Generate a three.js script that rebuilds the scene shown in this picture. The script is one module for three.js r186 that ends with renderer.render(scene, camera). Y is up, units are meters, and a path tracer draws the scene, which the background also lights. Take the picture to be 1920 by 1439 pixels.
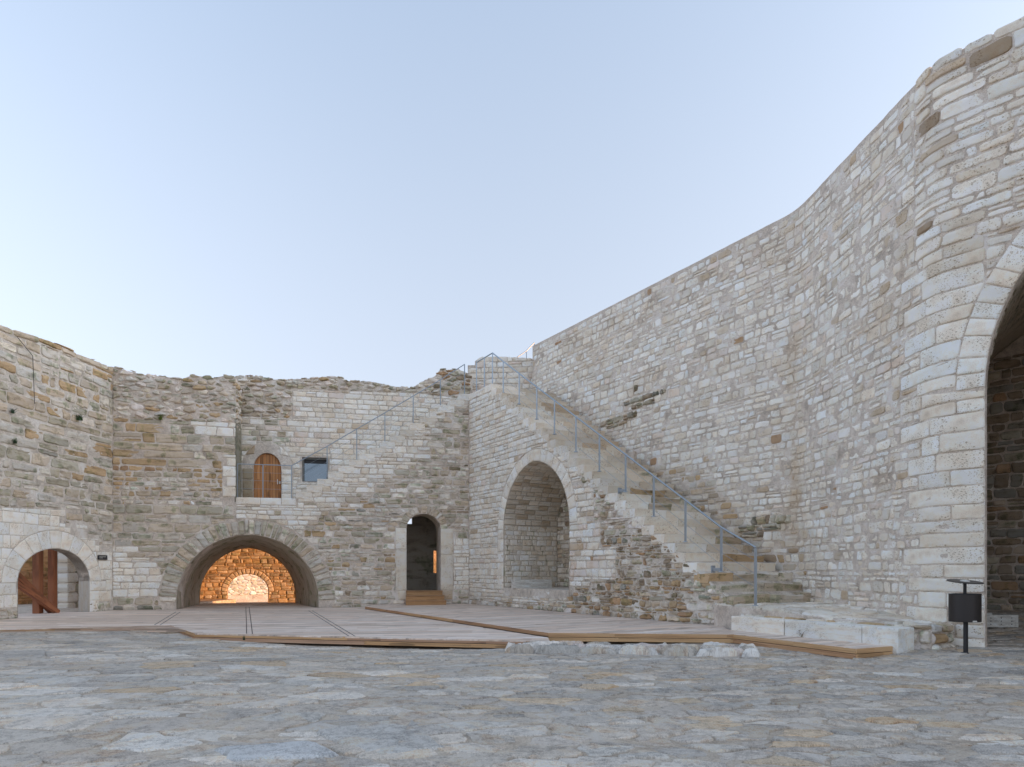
import * as THREE from 'three';
import { mergeGeometries } from 'three/addons/utils/BufferGeometryUtils.js';
import { RoundedBoxGeometry } from 'three/addons/geometries/RoundedBoxGeometry.js';

// ---------------------------------------------------------------- camera, sky, sun, exposure
const scene = new THREE.Scene();
const EYE = 1.3;
const camera = new THREE.PerspectiveCamera(57.93, 1024 / 767, 0.1, 3000);
camera.position.set(0, EYE, 0);
camera.setViewOffset(1920, 1439, 0, -350.5, 1920, 1439);   // shift lens: level camera, horizon low in the frame
scene.add(camera);

const renderer = new THREE.WebGLRenderer({ antialias: true });
renderer.setSize(1024, 767);
renderer.toneMapping = THREE.LinearToneMapping;
renderer.toneMappingExposure = 1.4;
renderer.shadowMap.enabled = true;

const SUN = new THREE.Vector3(0.98, 0.088, 0.10).normalize();   // low, to the right, behind the tall wall
{
  const w = 512, h = 256, data = new Float32Array(w * h * 4);
  const d = new THREE.Vector3();
  for (let j = 0; j < h; j++) for (let i = 0; i < w; i++) {
    const a = ((i + 0.5) / w - 0.5) * 2 * Math.PI, el = ((j + 0.5) / h - 0.5) * Math.PI;
    d.set(Math.cos(a) * Math.cos(el), Math.sin(el), Math.sin(a) * Math.cos(el));
    const t = Math.pow(Math.max(0, Math.min(1, el / (Math.PI * 0.30))), 0.92);
    const u = t * t * (3 - 2 * t) * 0.45 + t * 0.55;
    let r = 0.535 + (0.272 - 0.535) * u, g = 0.595 + (0.367 - 0.595) * u, b = 0.69 + (0.525 - 0.69) * u;
    const ang = Math.acos(Math.max(-1, Math.min(1, d.dot(SUN)))) * 180 / Math.PI;
    const cg = Math.cos(ang * Math.PI / 180), c2 = cg * cg, k = Math.exp(-ang / 20);   // clear air scatters most along and against the sun
    r = r * (1 + 0.85 * c2) + 2.4 * k; g = g * (1 + 0.85 * c2) + 2.2 * k; b = b * (1 + 0.85 * c2) + 1.95 * k;
    const o = (j * w + i) * 4;
    data[o] = r; data[o + 1] = g; data[o + 2] = b; data[o + 3] = 1;
  }
  const sky = new THREE.DataTexture(data, w, h, THREE.RGBAFormat, THREE.FloatType);
  sky.mapping = THREE.EquirectangularReflectionMapping;
  sky.magFilter = THREE.LinearFilter; sky.minFilter = THREE.LinearFilter;
  sky.wrapS = THREE.RepeatWrapping;
  sky.needsUpdate = true;
  scene.background = sky; scene.environment = sky;
}
const sun = new THREE.DirectionalLight(new THREE.Color().setRGB(1, 0.5, 0.2), 4.4);
sun.target.position.set(0, 0, -18); sun.position.copy(SUN).multiplyScalar(90).add(sun.target.position);
sun.castShadow = true; sun.shadow.mapSize.set(2048, 2048);
Object.assign(sun.shadow.camera, { left: -45, right: 45, top: 45, bottom: -45, near: 1, far: 220 });
scene.add(sun, sun.target);

// ---------------------------------------------------------------- helpers
function rng(seed) { let a = seed >>> 0; return () => { a = (a + 0x6D2B79F5) >>> 0; let t = a; t = Math.imul(t ^ (t >>> 15), t | 1); t ^= t + Math.imul(t ^ (t >>> 7), t | 61); return ((t ^ (t >>> 14)) >>> 0) / 4294967296; }; }
let R = rng(7);
const rr = (a, b) => a + (b - a) * R();
const pick = a => a[Math.min(a.length - 1, Math.floor(R() * a.length))];
const clamp = (x, a = 0, b = 1) => Math.max(a, Math.min(b, x));
const sstep = (a, b, x) => { const t = clamp((x - a) / (b - a)); return t * t * (3 - 2 * t); };
const hash = (x, y, z = 0) => { let h = Math.imul(x | 0, 374761393) ^ Math.imul(y | 0, 668265263) ^ Math.imul(z | 0, 1274126177); h = Math.imul(h ^ (h >>> 13), 1274126177); return ((h ^ (h >>> 16)) >>> 0) / 4294967296; };
function vn(x, y, z = 0, p = 0) {   // value noise, p = period in cells (0: none)
  const xi = Math.floor(x), yi = Math.floor(y), fx = x - xi, fy = y - yi, u = fx * fx * (3 - 2 * fx), v = fy * fy * (3 - 2 * fy);
  const m = p ? (q => ((q % p) + p) % p) : (q => q);
  const a = hash(m(xi), m(yi), z), b = hash(m(xi + 1), m(yi), z), c = hash(m(xi), m(yi + 1), z), d = hash(m(xi + 1), m(yi + 1), z);
  return a + (b - a) * u + (c - a) * v + (a - b - c + d) * u * v;
}
function fbm(x, y, z = 0, n = 4, p = 0) { let s = 0, a = 0.5, t = 0; for (let i = 0; i < n; i++) { s += a * vn(x, y, z + i * 17, p); t += a; a *= 0.5; x *= 2; y *= 2; p *= 2; } return s / t; }

const used = {};
function uniq(name) { used[name] = (used[name] || 0) + 1; return used[name] === 1 ? name : name + '_' + String(used[name] - 1).padStart(3, '0'); }
function sh(o) { o.traverse(m => { if (m.isMesh) { m.castShadow = true; m.receiveShadow = true; } }); return o; }
function thing(name, label, category, pos = [0, 0, 0], group) {
  const g = new THREE.Group(); g.name = uniq(name); g.position.set(...pos); scene.add(g);
  g.userData = { label, category }; if (group) g.userData.group = group; return g;
}
function part(name, geo, mat, parent, label) {
  const m = new THREE.Mesh(geo, mat); m.name = name; m.castShadow = m.receiveShadow = true;
  if (label) m.userData.label = label;
  if (parent.isGroup && (parent.position.x || parent.position.y || parent.position.z) && !m.userData.local) geo.translate(-parent.position.x, -parent.position.y, -parent.position.z);
  parent.add(m); return m;
}
function struct(name, geo, mat) { const m = new THREE.Mesh(geo, mat); m.name = uniq(name); m.userData = { kind: 'structure' }; m.castShadow = m.receiveShadow = true; scene.add(m); return m; }

// polygons -----------------------------------------------------------------
const area = p => { let a = 0; for (let i = 0; i < p.length; i++) { const q = p[(i + 1) % p.length]; a += p[i][0] * q[1] - q[0] * p[i][1]; } return a / 2; };
function centroid(p) { let a = 0, x = 0, y = 0; for (let i = 0; i < p.length; i++) { const q = p[(i + 1) % p.length], k = p[i][0] * q[1] - q[0] * p[i][1]; a += k; x += (p[i][0] + q[0]) * k; y += (p[i][1] + q[1]) * k; } return Math.abs(a) < 1e-9 ? p[0].slice() : [x / (3 * a), y / (3 * a)]; }
function half(p, px, py, nx, ny) {   // keep (x - p).n >= 0
  const o = [];
  for (let i = 0; i < p.length; i++) {
    const a = p[i], b = p[(i + 1) % p.length], da = (a[0] - px) * nx + (a[1] - py) * ny, db = (b[0] - px) * nx + (b[1] - py) * ny;
    if (da >= 0) o.push(a);
    if ((da >= 0) !== (db >= 0)) { const t = da / (da - db); o.push([a[0] + (b[0] - a[0]) * t, a[1] + (b[1] - a[1]) * t]); }
  }
  return o;
}
const ccw = p => area(p) < 0 ? p.slice().reverse() : p;
function clipBy(subject, convex) { let o = subject; const c = ccw(convex); for (let i = 0; i < c.length && o.length; i++) { const a = c[i], b = c[(i + 1) % c.length]; if (Math.hypot(b[0] - a[0], b[1] - a[1]) < 1e-3) continue; o = half(o, a[0], a[1], -(b[1] - a[1]), b[0] - a[0]); } return o; }
function inside(p, x, y) { let r = false; for (let i = 0, j = p.length - 1; i < p.length; j = i++) { const a = p[i], b = p[j]; if ((a[1] > y) !== (b[1] > y) && x < (b[0] - a[0]) * (y - a[1]) / (b[1] - a[1]) + a[0]) r = !r; } return r; }
function minusHole(p, hole) {   // convex hole; keep the best piece outside one of its edges
  const c = ccw(hole); let hit = clipBy(p, c); if (hit.length < 3 || Math.abs(area(hit)) < 1e-4) return p;
  let best = [], ba = 0;
  for (let i = 0; i < c.length; i++) { const a = c[i], b = c[(i + 1) % c.length]; if (Math.hypot(b[0] - a[0], b[1] - a[1]) < 1e-3) continue; const q = half(p, a[0], a[1], b[1] - a[1], -(b[0] - a[0])); if (q.length > 2) { const s = Math.abs(area(q)); if (s > ba) { ba = s; best = q; } } }
  return best;
}
const rect = (a, b, c, d) => [[a, b], [c, b], [c, d], [a, d]];
function fit(cells, zone, holes = [], minA = 0.004) {   // cells clipped to a zone polygon and round the holes
  const o = [];
  for (const c of cells) {
    let p = c.p;
    if (zone) { if (!p.every(v => inside(zone, v[0], v[1]))) { const x0 = Math.min(...p.map(v => v[0])), x1 = Math.max(...p.map(v => v[0])); if (!(x1 > x0)) continue; p = clipBy(ccw(zone), c.q || p); } }
    for (const h of holes) if (p.length > 2) p = minusHole(p, h);
    if (p.length < 3) continue; p = ccw(p); const A = area(p); if (A < minA) continue;
    let x0 = 1e9, x1 = -1e9, y0 = 1e9, y1 = -1e9; for (const v of p) { x0 = Math.min(x0, v[0]); x1 = Math.max(x1, v[0]); y0 = Math.min(y0, v[1]); y1 = Math.max(y1, v[1]); }
    if (x1 - x0 < 0.045 || y1 - y0 < 0.045) continue;
    o.push({ p, A, c: centroid(p), k: c.k });
  }
  return o;
}
function courses(s0, s1, y0, y1, hf, wf, wave = 0.02, jit = 0.02, split = 0.08) {
  const out = []; let y = y0, row = 0; const sd = Math.floor(R() * 1e4);
  while (y < y1) {
    const [ha, hb] = hf(y); const h = rr(ha, hb), yn = y + h;
    const lo = s => y + (vn(s * 0.55, row * 7.3, sd) - 0.5) * wave * 2 + (vn(s * 2.1, row * 7.3, sd + 5) - 0.5) * wave;
    const hi = s => yn + (vn(s * 0.55, (row + 1) * 7.3, sd) - 0.5) * wave * 2 + (vn(s * 2.1, (row + 1) * 7.3, sd + 5) - 0.5) * wave;
    let s = s0 - R() * 0.4, jb = 0, jt = 0;
    while (s < s1) {
      const [wa, wb] = wf(s, y); const w = rr(wa, wb) * (R() < 0.12 ? 0.55 : 1), nb = rr(-jit, jit), nt = rr(-jit, jit), e = s + w;
      const a = [s + jb, lo(s + jb)], b = [e + nb, lo(e + nb)], c = [e + nt, hi(e + nt)], d = [s + jt, hi(s + jt)];
      if (R() < split && h > 0.13 && w > 0.16) {
        const f = rr(0.38, 0.62), m1 = [a[0] + (d[0] - a[0]) * f, a[1] + (d[1] - a[1]) * f], m2 = [b[0] + (c[0] - b[0]) * (f + rr(-0.05, 0.05)), b[1] + (c[1] - b[1]) * f];
        out.push({ p: [a, b, m2, m1] }, { p: [m1, m2, c, d] });
      } else { const m = (s + e) / 2, p = [a, [m, lo(m)], b, c, [m, hi(m)], d]; out.push({ p, q: [a, b, c, d] }); }
      jb = nb; jt = nt; s = e;
    }
    y = yn; row++;
  }
  return out;
}
function voronoi(s0, s1, y0, y1, sp, ax = 1) {   // sp(s,y): spacing; ax: stretch along s
  const pts = [], tries = 9000; const cell = 0.5; const grid = new Map(); const key = (a, b) => a * 5000 + b;
  const X = s => s / ax;
  for (let i = 0; i < tries; i++) {
    const s = rr(s0, s1), y = rr(y0, y1), d = sp(s, y); let ok = true; const gx = Math.floor(X(s) / cell), gy = Math.floor(y / cell), n = Math.ceil(d * 1.2 / cell);
    for (let a = -n; a <= n && ok; a++) for (let b = -n; b <= n && ok; b++) { const l = grid.get(key(gx + a, gy + b)); if (l) for (const q of l) { const m = (d + q[2]) / 2; if ((X(q[0]) - X(s)) ** 2 + (q[1] - y) ** 2 < m * m) { ok = false; break; } } }
    if (ok) { const q = [s, y, d]; pts.push(q); const k = key(gx, gy); if (!grid.has(k)) grid.set(k, []); grid.get(k).push(q); }
  }
  const out = [];
  for (const a of pts) {
    let p = rect(-a[2] * 1.6, -a[2] * 1.6, a[2] * 1.6, a[2] * 1.6);
    const nb = []; for (const b of pts) if (b !== a) { const dx = X(b[0]) - X(a[0]), dy = b[1] - a[1], d = dx * dx + dy * dy; if (d < a[2] * a[2] * 14) nb.push([dx, dy]); }
    for (const [dx, dy] of nb) { p = half(p, dx / 2, dy / 2, -dx, -dy); if (p.length < 3) break; }
    if (p.length > 2) { p = p.map(v => [a[0] + v[0] * ax, a[1] + v[1]]); out.push({ p }); }
  }
  return out;
}
// one stone: a rounded, uneven pad standing proud of the mortar -------------------------------
function stoneGeo(poly, map, o) {
  const { joint = 0.02, proud = 0.02, rough = 0.01, K = 10, bevel = 0.02, round = 1, color, vary = 0.06, edge = 0.006, tint } = o;
  let p = ccw(poly), c0 = centroid(p);
  const n0 = p.length, src = p; let q = p;
  for (let i = 0; i < n0; i++) { const a = src[i], b = src[(i + 1) % n0], dx = b[0] - a[0], dy = b[1] - a[1], l = Math.hypot(dx, dy); if (l < 1e-4) continue; const nx = -dy / l, ny = dx / l; const t = half(q, a[0] + nx * joint / 2, a[1] + ny * joint / 2, nx, ny); if (t.length > 2) q = t; }
  p = q; if (Math.abs(area(p)) < 6e-4) return null;
  for (let it = 0; it < round; it++) { const r = [], f = it ? 0.25 : o.cut || 0.16; for (let i = 0; i < p.length; i++) { const a = p[i], b = p[(i + 1) % p.length], l = Math.hypot(b[0] - a[0], b[1] - a[1]), g = Math.min(f, (o.cutMax || 0.06) / (l + 1e-6)); r.push([a[0] + (b[0] - a[0]) * g, a[1] + (b[1] - a[1]) * g], [b[0] + (a[0] - b[0]) * g, b[1] + (a[1] - b[1]) * g]); } p = r; }
  // resample, keeping corners when few points are asked for
  let ring = [];
  if (K) {
    const L = []; let tot = 0; for (let i = 0; i < p.length; i++) { const b = p[(i + 1) % p.length], l = Math.hypot(b[0] - p[i][0], b[1] - p[i][1]); L.push(l); tot += l; }
    const kk = Math.max(K, 8), step = tot / kk;
    for (let i = 0; i < p.length; i++) { ring.push(p[i]); const b = p[(i + 1) % p.length], n = Math.floor(L[i] / step); for (let j = 1; j <= n; j++) { const t = j / (n + 1); ring.push([p[i][0] + (b[0] - p[i][0]) * t, p[i][1] + (b[1] - p[i][1]) * t]); } }
  } else ring = p;
  const c = centroid(ring), n = ring.length, sd = Math.floor(R() * 1e5), uo = R() * 7, vo = R() * 7, rot = o.rot || 0;
  ring = ring.map(v => { const l = Math.hypot(v[0] - c[0], v[1] - c[1]) || 1, g = (vn(v[0] * 14, v[1] * 14, sd) - 0.5) * 2 * edge; return [v[0] + (v[0] - c[0]) / l * g, v[1] + (v[1] - c[1]) / l * g]; });
  const tx = rr(-1, 1) * rough * 1.2, ty = rr(-1, 1) * rough * 1.2;
  let ext = 0; for (const v of ring) ext = Math.max(ext, Math.hypot(v[0] - c[0], v[1] - c[1]));
  const pos = [], uv = [], col = [], idx = [];
  const put = (s, y, d, k = 1) => {
    const P = map(s, y, d); pos.push(P[0], P[1], P[2]); const cu = Math.cos(rot), su = Math.sin(rot);
    uv.push(((s - c[0]) * cu - (y - c[1]) * su) * 0.7 + uo, ((s - c[0]) * su + (y - c[1]) * cu) * 0.7 + vo);
    const f = 1 + (fbm(s * 9, y * 9, sd + 3, 2) - 0.5) * 2 * vary; let C = color; if (tint) C = tint(s, y, color); col.push(C[0] * f, C[1] * f, C[2] * f);
  };
  const D = (s, y) => proud + (fbm(s * 11, y * 16, sd, 3) - 0.5) * 2 * rough + ((s - c[0]) * tx + (y - c[1]) * ty) / (ext || 1);
  const inn = (v, b) => { const l = Math.hypot(v[0] - c[0], v[1] - c[1]), k = Math.min(0.42, b / (l + 1e-6)); return [v[0] + (c[0] - v[0]) * k, v[1] + (c[1] - v[1]) * k]; };
  for (const v of ring) put(v[0], v[1], o.sink || -0.035);
  for (const v of ring) put(v[0], v[1], D(v[0], v[1]) - proud * 0.75);
  for (const v of ring) { const w = inn(v, bevel); put(w[0], w[1], D(w[0], w[1]) - proud * 0.08); }
  for (const v of ring) { const w = [v[0] + (c[0] - v[0]) * 0.52, v[1] + (c[1] - v[1]) * 0.52]; put(w[0], w[1], D(w[0], w[1])); }
  put(c[0], c[1], D(c[0], c[1]));
  for (let r = 0; r < 3; r++) for (let i = 0; i < n; i++) { const a = r * n + i, b = r * n + (i + 1) % n, a2 = a + n, b2 = b + n; idx.push(a, b, b2, a, b2, a2); }
  for (let i = 0; i < n; i++) idx.push(3 * n + i, 3 * n + (i + 1) % n, 4 * n);
  const g = new THREE.BufferGeometry();
  g.setAttribute('position', new THREE.Float32BufferAttribute(pos, 3)); g.setAttribute('uv', new THREE.Float32BufferAttribute(uv, 2)); g.setAttribute('color', new THREE.Float32BufferAttribute(col, 3));
  g.setIndex(idx); g.computeVertexNormals(); return g;
}
const F = 1300;
function score(P, A) { const D = -P[2]; if (D < 1) return 0; const x = 960 + F * P[0] / D, y = 1070 - F * (P[1] - EYE) / D; const inF = x > -20 && x < 1940 && y > -20 && y < 1460; return (inF ? 1 : 0.001) * A / (D * D); }
function addStones(parent, list, mat, name = 'stone', max = 300) {   // list: {g, P, A}
  list = list.filter(v => v && v.g); list.sort((a, b) => score(b.P, b.A) - score(a.P, a.A));
  const off = parent.isGroup ? parent.position : new THREE.Vector3();
  for (const v of list) v.g.translate(-off.x, -off.y, -off.z);
  list.slice(0, max).forEach(v => { const m = new THREE.Mesh(v.g, v.m || mat); m.name = name; m.castShadow = m.receiveShadow = true; parent.add(m); });
  const rest = list.slice(max); const by = new Map(); for (const v of rest) { const k = v.m || mat; if (!by.has(k)) by.set(k, []); by.get(k).push(v.g); }
  for (const [k, gs] of by) { const m = new THREE.Mesh(mergeGeometries(gs), k); m.name = 'small_' + name + 's'; m.userData.kind = 'stuff'; m.castShadow = m.receiveShadow = true; parent.add(m); }
}
function lay(cells, map, f) {   // f(cell) -> stone options
  return cells.map(c => { const o = f(c); const g = stoneGeo(c.p, map, o); return g ? { g, P: map(c.c[0], c.c[1], 0), A: c.A, m: o.mat } : null; });
}
// walls: planes with s along the wall, y up, d out of the wall ----------------------------------
function wall(ox, oz, ex, ez) { const l = Math.hypot(ex, ez); ex /= l; ez /= l; const nx = -ez, nz = ex; const m = (s, y, d) => [ox + ex * s + nx * d, y, oz + ez * s + nz * d]; m.e = [ex, ez]; m.n = [nx, nz]; m.o = [ox, oz]; m.mat4 = new THREE.Matrix4().set(ex, 0, nx, ox, 0, 1, 0, 0, ez, 0, nz, oz, 0, 0, 0, 1); return m; }
function slabGeo(map, outline, holes, T, front = 0) {   // wall body with openings cut through
  const S = new THREE.Shape(outline.map(p => new THREE.Vector2(p[0], p[1]))); for (const h of holes) S.holes.push(new THREE.Path(h.map(p => new THREE.Vector2(p[0], p[1]))));
  const g = new THREE.ExtrudeGeometry(S, { depth: T, bevelEnabled: false, curveSegments: 1 }); g.translate(0, 0, front - T); 
  const uv = g.attributes.uv; for (let i = 0; i < uv.count; i++) uv.setXY(i, uv.getX(i) * 0.5, uv.getY(i) * 0.5);
  g.applyMatrix4(map.mat4); return g;
}
function boxOn(map, s0, s1, y0, y1, d0, d1, r = 0.006, seg = 1) { const g = new RoundedBoxGeometry(s1 - s0, y1 - y0, d1 - d0, seg, Math.min(r, (s1 - s0) / 2.2, (y1 - y0) / 2.2, (d1 - d0) / 2.2)); g.translate((s0 + s1) / 2, (y0 + y1) / 2, (d0 + d1) / 2); g.applyMatrix4(map.mat4); return g; }
function arch(c, hw, spring, rise, n = 24, pointed = 0) {   // polyline from right spring over the crown to left spring (counter-clockwise)
  const o = [];
  if (!pointed) for (let i = 0; i <= n; i++) { const a = Math.PI * i / n; o.push([c + hw * Math.cos(a), spring + rise * Math.sin(a)]); }
  else { const r = (hw * hw + rise * rise) / (2 * hw), th = Math.asin(Math.min(1, rise / r)); const m = n / 2; for (let i = 0; i <= m; i++) { const a = th * i / m; o.push([c + hw - r + r * Math.cos(a), spring + r * Math.sin(a)]); } for (let i = m - 1; i >= 0; i--) { const a = th * i / m; o.push([c - hw + r - r * Math.cos(a), spring + r * Math.sin(a)]); } }
  return o;
}
function offset(pl, w) { const n = pl.length; return pl.map((p, i) => { const a = pl[Math.max(0, i - 1)], b = pl[Math.min(n - 1, i + 1)]; let tx = b[0] - a[0], ty = b[1] - a[1]; if (i === 0 || i === n - 1) { tx = 0; ty = i === 0 ? 1 : -1; } const l = Math.hypot(tx, ty) || 1; const ww = typeof w === 'function' ? w(i / (n - 1)) : w; return [p[0] + ty / l * ww, p[1] - tx / l * ww]; }); }
function atLen(pl, t) { const L = [0]; for (let i = 1; i < pl.length; i++) L.push(L[i - 1] + Math.hypot(pl[i][0] - pl[i - 1][0], pl[i][1] - pl[i - 1][1])); const x = t * L[L.length - 1]; let i = 1; while (i < pl.length - 1 && L[i] < x) i++; const f = (x - L[i - 1]) / (L[i] - L[i - 1] || 1); return [pl[i - 1][0] + (pl[i][0] - pl[i - 1][0]) * f, pl[i - 1][1] + (pl[i][1] - pl[i - 1][1]) * f]; }
function voussoirs(inner, outer, n, jit = 0.15, m = 2) { const cs = [0]; for (let i = 1; i < n; i++) cs.push((i + rr(-jit, jit)) / n); cs.push(1); const o = []; for (let i = 0; i < n; i++) { const a = cs[i], b = cs[i + 1], p = []; for (let k = 0; k <= m; k++) p.push(atLen(outer, a + (b - a) * k / m)); for (let k = m; k >= 0; k--) p.push(atLen(inner, a + (b - a) * k / m)); const q = ccw(p); o.push({ p: q, A: area(q), c: centroid(q), k: i }); } return o; }
function loft(ra, rb, n = 1, jag = 0, seed = 1) {   // surface between two 3-D polylines of equal length
  const pos = [], uv = [], idx = [], m = ra.length; let run = 0;
  for (let j = 0; j <= n; j++) { run = 0; for (let i = 0; i < m; i++) { const t = j / n; if (i) run += Math.hypot(ra[i][0] - ra[i - 1][0], ra[i][1] - ra[i - 1][1], ra[i][2] - ra[i - 1][2]); const k = jag * (j && j < n ? 1 : 0); pos.push(ra[i][0] + (rb[i][0] - ra[i][0]) * t + (vn(i * 0.9, j * 0.9, seed) - 0.5) * k, ra[i][1] + (rb[i][1] - ra[i][1]) * t + (vn(i * 0.9, j * 0.9, seed + 1) - 0.5) * k, ra[i][2] + (rb[i][2] - ra[i][2]) * t); uv.push(run * 0.5, t * 1.6); } }
  for (let j = 0; j < n; j++) for (let i = 0; i < m - 1; i++) { const a = j * m + i, b = a + 1, c = a + m, d = c + 1; idx.push(a, b, d, a, d, c); }
  const g = new THREE.BufferGeometry(); g.setAttribute('position', new THREE.Float32BufferAttribute(pos, 3)); g.setAttribute('uv', new THREE.Float32BufferAttribute(uv, 2)); g.setIndex(idx); g.computeVertexNormals(); return g;
}
function tube(a, b, r, seg = 8) { const A = new THREE.Vector3(...a), B = new THREE.Vector3(...b), d = B.clone().sub(A); const g = new THREE.CylinderGeometry(r, r, d.length(), seg); g.applyQuaternion(new THREE.Quaternion().setFromUnitVectors(new THREE.Vector3(0, 1, 0), d.clone().normalize())); g.translate((A.x + B.x) / 2, (A.y + B.y) / 2, (A.z + B.z) / 2); return g; }
function beam(a, b, w, h, ref = [0, 1, 0]) { const A = new THREE.Vector3(...a), B = new THREE.Vector3(...b), d = B.clone().sub(A), L = d.length(); d.normalize(); let s = new THREE.Vector3(...ref).cross(d); if (s.length() < 1e-3) s = new THREE.Vector3(1, 0, 0).cross(d); s.normalize(); const u = d.clone().cross(s).normalize(); const g = new RoundedBoxGeometry(w, h, L, 1, Math.min(w, h) * 0.08); g.applyMatrix4(new THREE.Matrix4().makeBasis(s, u, d)); g.translate((A.x + B.x) / 2, (A.y + B.y) / 2, (A.z + B.z) / 2); return g; }

// ---------------------------------------------------------------- textures
function texPair(n, f) {   // f(x,y in 0..1) -> [r,g,b (sRGB 0..1), height 0..1]
  const a = new Uint8Array(n * n * 4), b = new Uint8Array(n * n * 4);
  for (let j = 0; j < n; j++) for (let i = 0; i < n; i++) { const v = f(i / n, j / n), o = (j * n + i) * 4; for (let k = 0; k < 3; k++) { a[o + k] = clamp(v[k]) * 255; b[o + k] = clamp(v[3]) * 255; } a[o + 3] = b[o + 3] = 255; }
  const mk = (d, c) => { const t = new THREE.DataTexture(d, n, n, THREE.RGBAFormat); t.wrapS = t.wrapT = THREE.RepeatWrapping; t.magFilter = THREE.LinearFilter; t.minFilter = THREE.LinearMipmapLinearFilter; t.generateMipmaps = true; if (c) t.colorSpace = THREE.SRGBColorSpace; t.needsUpdate = true; return t; };
  return [mk(a, true), mk(b, false)];
}
function pitField(n, count, r0, r1, seed, ax = 1) { const q = rng(seed), f = new Float32Array(n * n); for (let i = 0; i < count; i++) { const x = q() * n, y = q() * n; if (vn(x / n * 6, y / n * 6, seed, 6) < 0.42) continue; const r = r0 + (r1 - r0) * q() * q(), k = 0.5 + 0.5 * q(), R2 = Math.ceil(r * ax) + 1; for (let a = -R2; a <= R2; a++) for (let b = -R2; b <= R2; b++) { const d = Math.hypot(a / ax, b) / r; if (d < 1) { const o = ((((y | 0) + b) % n + n) % n) * n + (((x | 0) + a) % n + n) % n; f[o] = Math.max(f[o], k * (1 - d * d)); } } } return f; }
const N = 768;
const pits = pitField(N, 2600, 1.6, 7.5, 5, 1.35), pits2 = pitField(N, 700, 2, 6, 9, 2.2);
const [limeMap, limeBump] = texPair(N, (x, y) => { const p = pits[Math.floor(y * N) * N + Math.floor(x * N)], a = fbm(x * 8, y * 8, 1, 5, 8), b = fbm(x * 3, y * 18, 4, 3, 3), g = vn(x * 190, y * 190, 3, 190); const v = 1.03 - (a - 0.5) * 0.26 - (b - 0.5) * 0.12 - p * 0.34 + (g - 0.5) * 0.1; return [v, v * (1 - 0.05 * a - p * 0.05), v * (1 - 0.12 * a - p * 0.12), 0.62 + (a - 0.5) * 0.7 - p * 0.7 + (g - 0.5) * 0.18]; });
const [oldMap, oldBump] = texPair(N, (x, y) => { const p = pits2[Math.floor(y * N) * N + Math.floor(x * N)], w = fbm(x * 4, y * 4, 8, 3, 4), s = fbm(x * 5 + w * 0.6, y * 26 + w * 2, 11, 4, 0), s2 = fbm(x * 5, y * 26, 11, 4, 5 * 26), a = fbm(x * 9, y * 9, 21, 5, 9), g = vn(x * 190, y * 190, 13, 190); const st = s2 * 0.6 + fbm(x * 4, y * 20, 33, 3, 20) * 0.4; const v = 1.04 - (st - 0.45) * 0.62 - (a - 0.5) * 0.34 - p * 0.35 + (g - 0.5) * 0.14 + s * 0; const l = sstep(0.55, 0.72, fbm(x * 6, y * 6, 51, 4, 6)) * 0.18; return [v - l, v * 0.985 - l * 0.8, v * 0.95 - l, 0.55 + (st - 0.5) * 0.9 + (a - 0.5) * 0.5 - p * 0.5 + (g - 0.5) * 0.15]; });
const [mortMap, mortBump] = texPair(512, (x, y) => { const a = fbm(x * 6, y * 6, 61, 5, 6), b = fbm(x * 22, y * 22, 63, 3, 22), g = vn(x * 200, y * 200, 64, 200); const v = 0.94 - (a - 0.5) * 0.3 - (b - 0.5) * 0.22 + (g - 0.5) * 0.2; return [v, v * (0.985 - 0.03 * a), v * (0.97 - 0.07 * a), 0.5 + (a - 0.5) * 0.7 + (b - 0.5) * 0.5 + (g - 0.5) * 0.3]; });
const [slateMap, slateBump] = texPair(N, (x, y) => { const a = fbm(x * 5, y * 5, 71, 5, 5), b = fbm(x * 4, y * 24, 73, 4, 24), c = fbm(x * 30, y * 30, 75, 3, 30), g = vn(x * 210, y * 210, 76, 210), o = sstep(0.58, 0.75, fbm(x * 4, y * 7, 78, 4, 28)); const v = 0.95 - (a - 0.5) * 0.3 - (b - 0.5) * 0.12 - (c - 0.5) * 0.34 + (g - 0.5) * 0.26; return [v + o * 0.05, v * 0.995, v * (0.99 - o * 0.05), 0.5 + (a - 0.5) * 0.5 + (b - 0.5) * 0.4 + (c - 0.5) * 0.8 + (g - 0.5) * 0.3]; });
const [woodMap, woodBump] = texPair(512, (x, y) => { const w = fbm(x * 2, y * 6, 81, 3, 6), s = fbm(x * 2, y * 40, 83, 4, 80), k = sstep(0.74, 0.8, vn(x * 3, y * 9, 85, 9)); const v = 0.98 - (s - 0.5) * 0.45 - (w - 0.5) * 0.25 - k * 0.2; return [v, v * 0.97, v * 0.94, 0.5 + (s - 0.5) * 0.8]; });
const std = (map, bump, bs, o = {}) => new THREE.MeshStandardMaterial({ map, bumpMap: bump, bumpScale: bs, roughness: 0.93, metalness: 0, ...o });
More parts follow.
